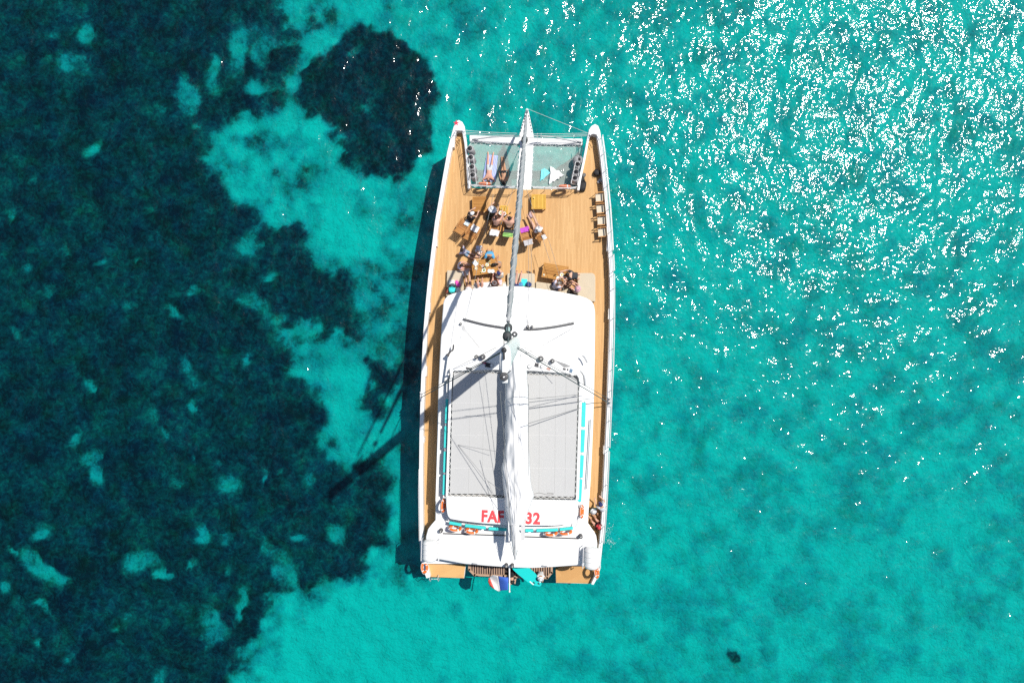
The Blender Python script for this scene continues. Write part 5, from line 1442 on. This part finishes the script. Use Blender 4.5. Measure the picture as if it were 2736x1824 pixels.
def paddle_board():
    a = P(1376, 1505, 1.5); b = P(1446, 1563.5, 1.25)
    t = empty('paddle_board', a, 'turquoise paddle board slanting out from under the stern', 'paddleboard')
    d = b-a; L = d.length*1.0; dirn = d.normalized(); side = Vector((dirn.y, -dirn.x, 0)).normalized()
    def outline(k): return [(0.0, .30), (0.08, .36), (0.3, .385), (0.6, .37), (0.8, .29), (0.92, .18), (0.985, .07)]
    rows = []
    for s, w in [(-0.5, .34)]+outline(0):
        rows.append((a-a+dirn*L*s, w))
    vs = []
    for c, w in rows:
        for sx, zz in ((-1, 0.0), (-0.97, 0.05), (0.97, 0.05), (1, 0.0), (0.9, -0.06), (-0.9, -0.06)):
            vs.append(c+side*w*sx+Vector((0, 0, zz)))
    n = 6; fs = []
    for i in range(len(rows)-1):
        for k in range(n): fs.append((i*n+k, (i+1)*n+k, (i+1)*n+(k+1) % n, i*n+(k+1) % n))
    fs.append(tuple(range(n))); fs.append(tuple((len(rows)-1)*n+k for k in range(n-1, -1, -1)))
    B = MB(); B.add(vs, fs); lpart(B, 'board', mat('turquoise_board', (0.01, 0.56, 0.53), 0.4, var=0.04), t)
    def at(s, w, z=0.055): return dirn*L*s+side*w+Vector((0, 0, z))
    for s, w in ((0.78, 0.14), (0.80, -0.13), (0.90, 0.0)):
        B = MB(); q = [at(s-0.03, w+0.06), at(s-0.03, w-0.06), at(s+0.05, w)]; B.prism([p for p in q], at(s, w).z-0.002, at(s, w).z+0.012); lpart(B, 'deck_patch', BLK, t)
    for s, w in ((0.72, 0.24), (0.83, -0.16)):
        B = MB(); c = at(s, w); B.box((c.x, c.y, c.z+0.004), (0.06, 0.36, 0.012), math.atan2(dirn.y, dirn.x)-math.pi/2); lpart(B, 'handle_strip', GEL, t)
    return t
paddle_board()
# water spilling overboard at the starboard quarter
B = MB(); rng = random.Random(4)
for k in range(260):
    r = abs(rng.gauss(0, 1)); a = rng.uniform(-1.6, 1.2)
    x = 1617+22*rng.random()+10*r*math.cos(a); y = 1432+14*r*math.sin(a)+rng.uniform(-14, 18)
    c = P(x, y, 0.05); s = rng.uniform(0.008, 0.026)
    B.add([c+Vector((s, 0, 0)), c+Vector((0, s, 0)), c+Vector((-s, 0, 0)), c+Vector((0, -s, 0)), c+Vector((0, 0, s)), c+Vector((0, 0, -s*0.5))], [(0, 1, 4), (1, 2, 4), (2, 3, 4), (3, 0, 4), (1, 0, 5), (2, 1, 5), (3, 2, 5), (0, 3, 5)])
tag(B.build('splash', mat('white_spray', (0.6, 0.72, 0.72), 0.3), None), 'white splash of water beside the starboard quarter', 'splash', kind='stuff')
# ------------------------------------------------------------------ people
SKINS = [mat('skin_fair', (0.60, 0.36, 0.25), 0.6, var=0.06), mat('skin_tan', (0.46, 0.25, 0.145), 0.6, var=0.06), mat('skin_pink', (0.62, 0.34, 0.25), 0.6, var=0.06)]
HAIRS = {'dark': mat('dark_hair', (0.018, 0.013, 0.010), 0.6, var=0.4, scale=40), 'brown': mat('brown_hair', (0.07, 0.03, 0.018), 0.6, var=0.4, scale=40), 'grey': mat('grey_hair', (0.25, 0.23, 0.21), 0.7, var=0.3, scale=40)}
def fabric(key):
    F = {'white': (0.76, 0.76, 0.78), 'black': (0.018, 0.018, 0.02), 'darkgreen': (0.05, 0.065, 0.045), 'denim': (0.22, 0.33, 0.46), 'blue': (0.10, 0.40, 0.68), 'grey': (0.26, 0.28, 0.32), 'lav': (0.56, 0.56, 0.70), 'charcoal': (0.045, 0.047, 0.055),
         'brown': (0.09, 0.045, 0.035), 'red': (0.55, 0.05, 0.06), 'pale': (0.62, 0.60, 0.56), 'maroon': (0.20, 0.03, 0.05), 'navy': (0.03, 0.04, 0.14), 'teal': (0.10, 0.35, 0.33), 'pink': (0.65, 0.35, 0.42)}
    return mat('fabric_'+key, F[key], 0.9, var=0.10, scale=9)
PATTERN = mat('patterned_pale_shorts', (0.50, 0.53, 0.55), 0.9, var=0.45, scale=16)
V = Vector
def pose(seat=0.0, lean=0.0, legs='cross', arms='lap', nod=0.2, prone=False, turn=0.0, arm_spread=0.0):
    J = {}
    if prone:
        J['pelvis'] = V((0, 0, .13)); J['waist'] = V((0, .16, .13)); J['chest'] = V((0, .34, .14)); J['neck'] = V((0, .52, .15)); J['head'] = V((0.02, .66, .15)); J['crown'] = V((0.03, .74, .15))
        J['face'] = V((1, 0.1, -0.35)) if arms != 'down' else V((-1, 0, -0.4)); J['up'] = V((0, 1, 0.1))
        for s, n in ((-1, 'L'), (1, 'R')):
            J['sh'+n] = V((s*.17, .47, .13)); J['hip'+n] = V((s*.10, -.04, .12)); J['kn'+n] = V((s*.12, -.46, .09)); J['an'+n] = V((s*.14, -.88, .08)); J['toe'+n] = V((s*.17, -1.05, .04))
            if arms == 'up': J['el'+n] = V((s*.36, .60, .08)); J['wr'+n] = V((s*.17, .80, .05)); J['pa'+n] = V((s*.08, .84, .05))
            else: J['el'+n] = V((s*.26, .22, .08)); J['wr'+n] = V((s*.28, -.02, .06)); J['pa'+n] = V((s*.27, -.10, .05))
        if legs == 'together':
            for s, n in ((-1, 'L'), (1, 'R')): J['kn'+n].x = s*.07; J['an'+n].x = s*.055; J['toe'+n].x = s*.06
        return J
    up = V((0, math.sin(lean), math.cos(lean))); pz = seat+.11
    p = V((0, 0, pz)); J['pelvis'] = p; J['waist'] = p+up*.15; J['chest'] = p+up*.34; J['neck'] = p+up*.53
    hu = V((0.05*turn, math.sin(lean*0.6+nod), math.cos(lean*0.6+nod))).normalized()
    J['head'] = J['neck']+hu*.15; J['crown'] = J['neck']+hu*.24; J['up'] = hu
    f = V((math.sin(turn), math.cos(turn), -math.tan(min(1.0, lean*0.6+nod)))).normalized(); J['face'] = (f-hu*f.dot(hu)).normalized()
    for s, n in ((-1, 'L'), (1, 'R')):
        sh = p+up*.46+V((s*.175, 0, 0)); J['sh'+n] = sh; J['hip'+n] = p+V((s*.095, .02, -.02))
        if arms == 'lap': el = sh+V((s*.07, .08, -.26)); wr = el+V((-s*.08, .22, -.02))
        elif arms == 'forward': el = sh+V((s*.09, .20, -.16)); wr = el+V((-s*.08, .23, .03))
        elif arms == 'one': el = sh+(V((s*.07, .08, -.26)) if s < 0 else V((s*.08, .22, -.12))); wr = el+(V((-s*.08, .22, -.02)) if s < 0 else V((-s*.02, .25, .05)))
        elif arms == 'back': el = sh+V((s*.12, -.12, -.22)); wr = V((s*.30, el.y-.12, max(0.05, seat+.04)))
        elif arms == 'wide': el = sh+V((s*.20, .06, -.16)); wr = el+V((s*.02, .24, .0))
        else: el = sh+V((s*.06, 0, -.27)); wr = el+V((s*.02, .08, -.22))
        J['el'+n] = el; J['wr'+n] = wr; J['pa'+n] = wr+(wr-el).normalized()*.07
        if legs == 'chair': kn = V((s*.14, .44, seat+.10)); an = V((s*.13, .55, .09)); to = V((s*.14, .72, .04))
        elif legs == 'out': kn = V((s*.12, .43, seat+.13)); an = V((s*.13, .84, seat+.07)); to = V((s*.14, .90, seat+.17))
        elif legs == 'down': kn = V((s*.13, .42, seat+.11)); an = V((s*.13, .66, max(0.09, seat-.22))); to = V((s*.14, .80, max(0.04, seat-.20)))
        elif legs == 'bent': kn = V((s*.14, .34, seat+.40)); an = V((s*.12, .50, seat+.08)); to = V((s*.13, .66, seat+.04))
        elif legs == 'side': kn = V((.18+s*.10, .36, seat+.09)); an = V((.46+s*.06, .12, seat+.07)); to = V((.56+s*.06, .02, seat+.04))
        elif legs == 'kneel': kn = V((s*.13, .36, seat+.07)); an = V((s*.12, -.06, seat+.05)); to = V((s*.12, -.20, seat+.03))
        elif legs == 'stand': kn = V((s*.11, .05, seat-.38)); an = V((s*.11, -.02, seat-.80)); to = V((s*.13, .16, seat-.84))
        else: kn = V((s*.36, .28, seat+.14)); an = V((-s*.08, .36, seat+.08)); to = V((-s*.22, .40, seat+.06))
        J['kn'+n] = kn; J['an'+n] = an; J['toe'+n] = to
    return J
RAD = {'pelvis': .125, 'waist': .115, 'chest': .135, 'neck': .055, 'head': .092, 'crown': .07, 'sh': .075, 'el': .043, 'wr': .031, 'pa': .036, 'hip': .10, 'kn': .062, 'an': .042, 'toe': .034}
QUEUE = []
def person(label, px, py, z, deg, J, skin=0, top=None, bottom=None, hair='dark', hat=None, size=1.0, sleeves=True, shortleg=0.6, long_hair=False, build=1.12):
    """One body grown over its skeleton, plus hair and headgear; finished in grow_people()."""
    names = []; co = []; rad = []; edges = []; idx = {}
    def add(n, p, r):
        idx[n] = len(co); names.append(n); co.append(V(p)*size); rad.append(r*size*build)
    for n in ('pelvis', 'waist', 'chest', 'neck', 'head', 'crown'): add(n, J[n], RAD[n])
    edges += [('pelvis', 'waist'), ('waist', 'chest'), ('chest', 'neck'), ('neck', 'head'), ('head', 'crown')]
    f = J['face']; add('nose', J['head']+f*0.100, 0.020); edges.append(('head', 'nose'))
    for n in 'LR':
        for a in ('sh', 'el', 'wr', 'pa', 'hip', 'kn', 'an', 'toe'): add(a+n, J[a+n], RAD[a])
        edges += [('chest', 'sh'+n), ('sh'+n, 'el'+n), ('el'+n, 'wr'+n), ('wr'+n, 'pa'+n), ('pelvis', 'hip'+n), ('hip'+n, 'kn'+n), ('kn'+n, 'an'+n), ('an'+n, 'toe'+n)]
        w, p = J['wr'+n], J['pa'+n]; dr = (p-w).normalized(); sd = dr.cross(V((0, 0, 1)))
        sd = sd.normalized() if sd.length > 1e-3 else V((1, 0, 0)); dn = V((0, 0, -1))
        for k, (o, L) in enumerate(((-.030, .062), (-.010, .075), (.011, .070), (.030, .055))):
            a = p+dr*.035+sd*o; b = p+dr*(.035+L*.55)+sd*o*1.25+dn*.006; c = p+dr*(.035+L)+sd*o*1.3+dn*.026
            for q, (nm, pt) in enumerate((('a', a), ('b', b), ('c', c))): add(f'f{n}{k}{nm}', pt, .0095 if q < 2 else .008)
            edges += [('pa'+n, f'f{n}{k}a'), (f'f{n}{k}a', f'f{n}{k}b'), (f'f{n}{k}b', f'f{n}{k}c')]
        inner = -1 if n == 'L' else 1
        tb = p-dr*.01+sd*(-inner)*.042; tc_ = tb+dr*.04+sd*(-inner)*.018+dn*.01
        add(f't{n}a', tb, .011); add(f't{n}b', tc_, .009); edges += [('pa'+n, f't{n}a'), (f't{n}a', f't{n}b')]
    me = bpy.data.meshes.new('person'); me.from_pydata(co, [(idx[a], idx[b]) for a, b in edges], [])
    o = bpy.data.objects.new('person_skeleton', me); COL.objects.link(o)
    sk = o.modifiers.new('skin', 'SKIN'); sk.use_smooth_shade = True
    for i, sv in enumerate(me.skin_vertices[0].data):
        sv.radius = (rad[i], rad[i]); sv.use_root = (i == 0)
    ss = o.modifiers.new('sub', 'SUBSURF'); ss.levels = 1; ss.render_levels = 1
    QUEUE.append(dict(o=o, J=J, co=co, idx=idx, edges=edges, label=label, loc=P(px, py, z), deg=deg, skin=skin, top=top, bottom=bottom, hair=hair, hat=hat, size=size, sleeves=sleeves, shortleg=shortleg, long=long_hair))
def head_part(rec, name, m, B, root):
    o = B.build(name, m, None, smooth=True); return childlocal(o, root)
def grow_people():
    bpy.context.view_layer.update()
    dg = bpy.context.evaluated_depsgraph_get()
    for rec in QUEUE:
        o = rec['o']; J = rec['J']; s = rec['size']
        me = bpy.data.meshes.new_from_object(o.evaluated_get(dg)); me.name = 'person'
        bpy.data.objects.remove(o)
        sk = SKINS[rec['skin']]; tp = fabric(rec['top']) if rec['top'] else None
        bt = PATTERN if rec['bottom'] == 'pattern' else (fabric(rec['bottom']) if rec['bottom'] else None)
        me.materials.clear()
        for m in (sk, tp or sk, bt or sk): me.materials.append(m)
        cs = np.empty(len(me.polygons)*3); me.polygons.foreach_get('center', cs); cs = cs.reshape(-1, 3)
        best = np.full(len(cs), 1e9); lab = np.zeros(len(cs), int)
        def reg(e, t):
            a, b = e; k = a[:2]+'-'+b[:2]
            torso = k in ('wa-ch', 'ch-sh')
            if e == ('pelvis', 'waist'): return np.where(t < 0.45, 2, 1)
            if torso: return np.full(t.shape, 1)
            if e == ('chest', 'neck'): return np.where(t < 0.62, 1, 0)
            if a.startswith('sh'): return np.where(t < 0.55, 1 if rec['sleeves'] else 0, 0)
            if k == 'pe-hi': return np.full(t.shape, 2)
            if a.startswith('hip'): return np.where(t < rec['shortleg'], 2, 0)
            if a.startswith('kn') and rec['shortleg'] > 1: return np.where(t < 0.8, 2, 0)
            return np.full(t.shape, 0)
        for e in rec['edges']:
            a = np.array(rec['co'][rec['idx'][e[0]]]); b = np.array(rec['co'][rec['idx'][e[1]]]); ab = b-a
            t = np.clip(((cs-a) @ ab)/(ab @ ab+1e-12), 0, 1)
            d = np.linalg.norm(cs-a-t[:, None]*ab, axis=1); u = d < best
            best[u] = d[u]; lab[u] = reg(e, t)[u]
        me.polygons.foreach_set('material_index', lab.astype(np.int32)); me.polygons.foreach_set('use_smooth', np.ones(len(cs), bool))
        root = bpy.data.objects.new('person', me); COL.objects.link(root)
        root.location = rec['loc']; root.rotation_euler = (0, 0, img_heading(rec['deg']))
        tag(root, rec['label'], 'person', 'people aboard the catamaran')
        hc = (J['head']*0.75+J['crown']*0.25)*s; up = J['up'].normalized(); fc = (J['face']-up*J['face'].dot(up)).normalized(); rt = fc.cross(up)
        r = 0.108*s
        def shell(rad, keep, nz=12, na=18, squash=1.0):
            B = MB(); vs = []; fs = []
            for i in range(nz+1):
                th = math.pi*i/nz
                for k in range(na):
                    ph = 2*math.pi*k/na
                    d = up*math.cos(th)*squash+(fc*math.cos(ph)+rt*math.sin(ph))*math.sin(th)
                    vs.append(hc+d*rad*(1+0.04*math.sin(ph*5+th*7)))
            for i in range(nz):
                for k in range(na):
                    th = math.pi*(i+0.5)/nz; ph = 2*math.pi*(k+0.5)/na
                    if keep(math.cos(th), math.sin(th)*math.cos(ph)): fs.append((i*na+k, (i+1)*na+k, (i+1)*na+(k+1) % na, i*na+(k+1) % na))
            B.add(vs, fs); return B
        head_part(rec, 'hair', HAIRS[rec['hair']], shell(r*1.0, lambda c, f: c > 0.25 or (f < 0.25 and c > -0.75)), root)
        if rec['long']:
            B = MB(); a = hc-fc*0.05*s; B.tube([a+up*0.02, a-fc*0.05*s-up*0.10*s, a-fc*0.07*s-up*0.22*s, a-fc*0.05*s-up*0.32*s], [0.09*s, 0.085*s, 0.065*s, 0.03*s], 8); head_part(rec, 'long_hair', HAIRS[rec['hair']], B, root)
        B = MB()
        for q in (-1, 1):
            B.lathe(hc+fc*0.088*s+rt*q*0.034*s-up*0.01, [(0.004, -0.008), (0.010, 0.0), (0.004, 0.008)], 6, axis=fc)
        B.box(hc+fc*0.088*s-up*0.065*s, (0.05*s, 0.012, 0.010)); head_part(rec, 'face_features', HAIRS['dark'], B, root)
        if rec['hat']:
            kind, key = rec['hat']; m = fabric(key)
            head_part(rec, 'hat', m, shell(r*1.10, lambda c, f: c > 0.12), root)
            B = MB(); base = hc+up*0.015*s
            if kind == 'cap':
                vs = [base+rt*x*0.085*s+fc*y*s+up*0.0 for x, y in ((-1, 0.07), (-0.9, 0.15), (-0.5, 0.20), (0.5, 0.20), (0.9, 0.15), (1, 0.07))]
                B.add(vs+[v-up*0.008 for v in vs], [(0, 1, 2, 3, 4, 5), (11, 10, 9, 8, 7, 6)]+[(i, (i+1) % 6, 6+(i+1) % 6, 6+i) for i in range(6)]); head_part(rec, 'visor', m, B, root)
            else:
                R = (0.25 if kind == 'sunhat' else 0.19)*s
                B.lathe(base, [(r*0.95, 0.03*s), (R*0.7, 0.012*s), (R, -0.02*s), (R, -0.028*s), (R*0.7, 0.0), (r*0.9, 0.01*s)], 24, axis=up); head_part(rec, 'brim', m, B, root)
                B = MB(); B.lathe(base, [(r*1.13, 0.03*s), (r*1.12, 0.055*s), (r*1.05, 0.055*s)], 20, axis=up); head_part(rec, 'band', fabric('grey') if key != 'grey' else fabric('black'), B, root)
NZ = DK-0.26
person('person lying face down on the blue towel in patterned pale shorts', 1308, 455, NZ+0.03, 184, pose(prone=True, arms='up'), 2, None, 'pattern', 'dark', size=1.06)
person('person lying on the port net in a dark bikini beside the towel', 1346, 463, NZ, 176, pose(prone=True, arms='down', legs='together'), 1, None, 'black', 'dark', long_hair=True, shortleg=0.15, size=0.98)
person('person in dark clothes and whitish cap leaning forward on the outermost chair', 1254, 592, DK, 42, pose(0.42, 0.55, 'chair', 'forward', 0.3), 0, 'black', 'black', 'dark', ('cap', 'white'))
person('person in dark green with broad white sun hat sitting on the deck', 1313, 577, DK, 25, pose(0.0, 0.35, 'cross', 'forward', 0.3), 0, 'darkgreen', 'darkgreen', 'dark', ('sunhat', 'white'), size=1.05)
person('person with reddish brown hair and dark bikini straps in a deck chair', 1326, 605, DK+0.02, 12, pose(0.40, 0.48, 'chair', 'one', 0.3, turn=0.4), 2, None, 'black', 'brown', shortleg=0.2, size=1.06, build=1.1)
person('broad shirtless person with short dark hair in the striped towel chair', 1361, 611, DK+0.02, 6, pose(0.40, 0.55, 'chair', 'wide', 0.4), 2, None, 'charcoal', 'dark', build=1.32, size=1.1)
person('reclining person in white shirt, blue shorts and white cap with legs stretched out', 1434, 612, DK+0.02, -28, pose(0.40, -0.55, 'out', 'lap', 0.3), 0, 'white', 'denim', 'grey', ('cap', 'white'), size=1.08, build=1.2)
person('person in pale top and denim shorts with legs out toward the table', 1244, 675, DK, 118, pose(0.0, -0.35, 'out', 'back', 0.2), 0, 'lav', 'denim', 'dark', size=0.98)
person('person with dark hair and white shirt sitting cross-legged on deck', 1281, 668, DK, 140, pose(0.0, -0.12, 'side', 'lap', 0.1), 0, 'white', 'white', 'dark', ('cap', 'lav'), size=1.0)
person('person in bright sky blue shirt bent over the lunch table', 1310, 675, DK, 182, pose(0.10, 0.55, 'kneel', 'forward', 0.4), 1, 'blue', 'grey', 'brown', size=1.12, build=1.45)
person('person with long dark hair and grey shorts leaning on the lunch table', 1338, 708, DK, 262, pose(0.08, 0.60, 'side', 'forward', 0.4), 1, None, 'grey', 'dark', long_hair=True, size=1.0, shortleg=0.45)
person('person in mauve with dark hair at the port end of the lunch table', 1226, 712, DK+0.05, 95, pose(0.10, 0.30, 'out', 'forward', 0.4), 2, 'lav', 'pink', 'dark', size=0.98, sleeves=False)
person('person in a navy cap beside the red ring, between table and sun pad', 1339, 742, DK+0.30, 330, pose(0.0, 0.25, 'bent', 'lap', 0.3), 0, 'pale', 'grey', 'dark', ('cap', 'navy'))
person('person in dark shorts at the cabin edge with legs toward the table', 1253, 764, DK+0.33, -8, pose(0.0, -0.55, 'out', 'back', 0.2), 0, None, 'brown', 'brown', ('brim', 'white'), size=1.0)
person('person lying under the roof edge with only bare legs showing', 1284, 771, DK+0.33, -2, pose(0.0, -1.15, 'bent', 'side', 0.0), 2, 'white', 'white', 'brown', size=1.02, shortleg=0.3)
person('person in a dark brown cap on the sun pad with knees up', 1323, 764, DK+0.33, 2, pose(0.0, 0.10, 'out', 'lap', 0.2), 2, 'brown', 'pink', 'brown', ('brim', 'brown'), size=1.0)
person('person stretched on the centre pad behind the furled sail', 1382, 765, DK+0.33, 8, pose(0.0, -1.0, 'out', 'side', 0.0), 2, 'navy', 'navy', 'brown', size=1.06, shortleg=0.3)
person('person in charcoal shirt hunched over the starboard table', 1540, 738, DK+0.32, 275, pose(0.0, 0.85, 'kneel', 'forward', 0.3), 0, 'charcoal', 'charcoal', 'dark', build=1.45, size=1.1)
person('person in lavender white shirt leaning to the starboard table', 1479, 768, DK+0.33, 55, pose(0.0, 0.45, 'cross', 'forward', 0.4), 0, 'lav', 'navy', 'grey', size=1.04, build=1.08)
person('person in brown in the shade between the two starboard diners', 1519, 765, DK+0.30, 330, pose(0.0, 0.15, 'cross', 'lap', 0.3), 1, 'brown', 'brown', 'brown')
person('person in a whitish brimmed hat at the starboard cabin corner', 1545, 777, DK+0.33, 305, pose(0.0, 0.10, 'out', 'one', 0.3), 2, 'pale', 'pale', 'dark', ('brim', 'pink'))
person('person in white shirt and navy leaning on the starboard side rail', 1608, 1352, DK, 335, pose(0.80, 0.75, 'stand', 'forward', 0.3), 0, 'white', 'white', 'dark', ('cap', 'navy'), size=1.06, shortleg=1.2)
person('tanned person in red top seated on the starboard side deck', 1596, 1398, DK, 320, pose(0.0, -0.15, 'bent', 'lap', 0.3), 2, 'maroon', 'black', 'dark', ('cap', 'red'), long_hair=True)
person('person with pale hat and teal top beside the starboard cabin wall', 1584, 1360, DK, 150, pose(0.0, -0.2, 'out', 'lap', 0.3), 1, 'teal', 'black', 'dark', ('brim', 'white'))
person('person in black crouching on the slatted stern platform', 1366, 1528, 0.86, 170, pose(0.0, 0.5, 'bent', 'lap', 0.4), 0, 'black', 'black', 'dark')
person('person in white with dark hair seated beside the paddle board', 1444, 1526, 0.86, 180, pose(0.0, 0.25, 'bent', 'lap', 0.3), 1, 'white', 'white', 'dark', ('brim', 'white'))
grow_people()
t = empty('inflatable_ring', P(1328, 735, DK+0.40), 'small red and pink striped ring beside the navy cap', 'ring')
B = MB(); B.torus((0, 0, 0), 0.17, 0.06, (0.1, 0.1, 1), 24, 10); lpart(B, 'tube', mat('coral_ring', (0.60, 0.10, 0.10), 0.4), t, smooth=True)
for k in range(6):
    a = k*math.pi/3; B = MB(); B.tube([(0.17*math.cos(a+s), 0.17*math.sin(a+s), 0.0) for s in (-0.15, 0, 0.15)], 0.062, 10); lpart(B, 'stripe', mat('pale_pink', (0.72, 0.55, 0.62), 0.9), t)
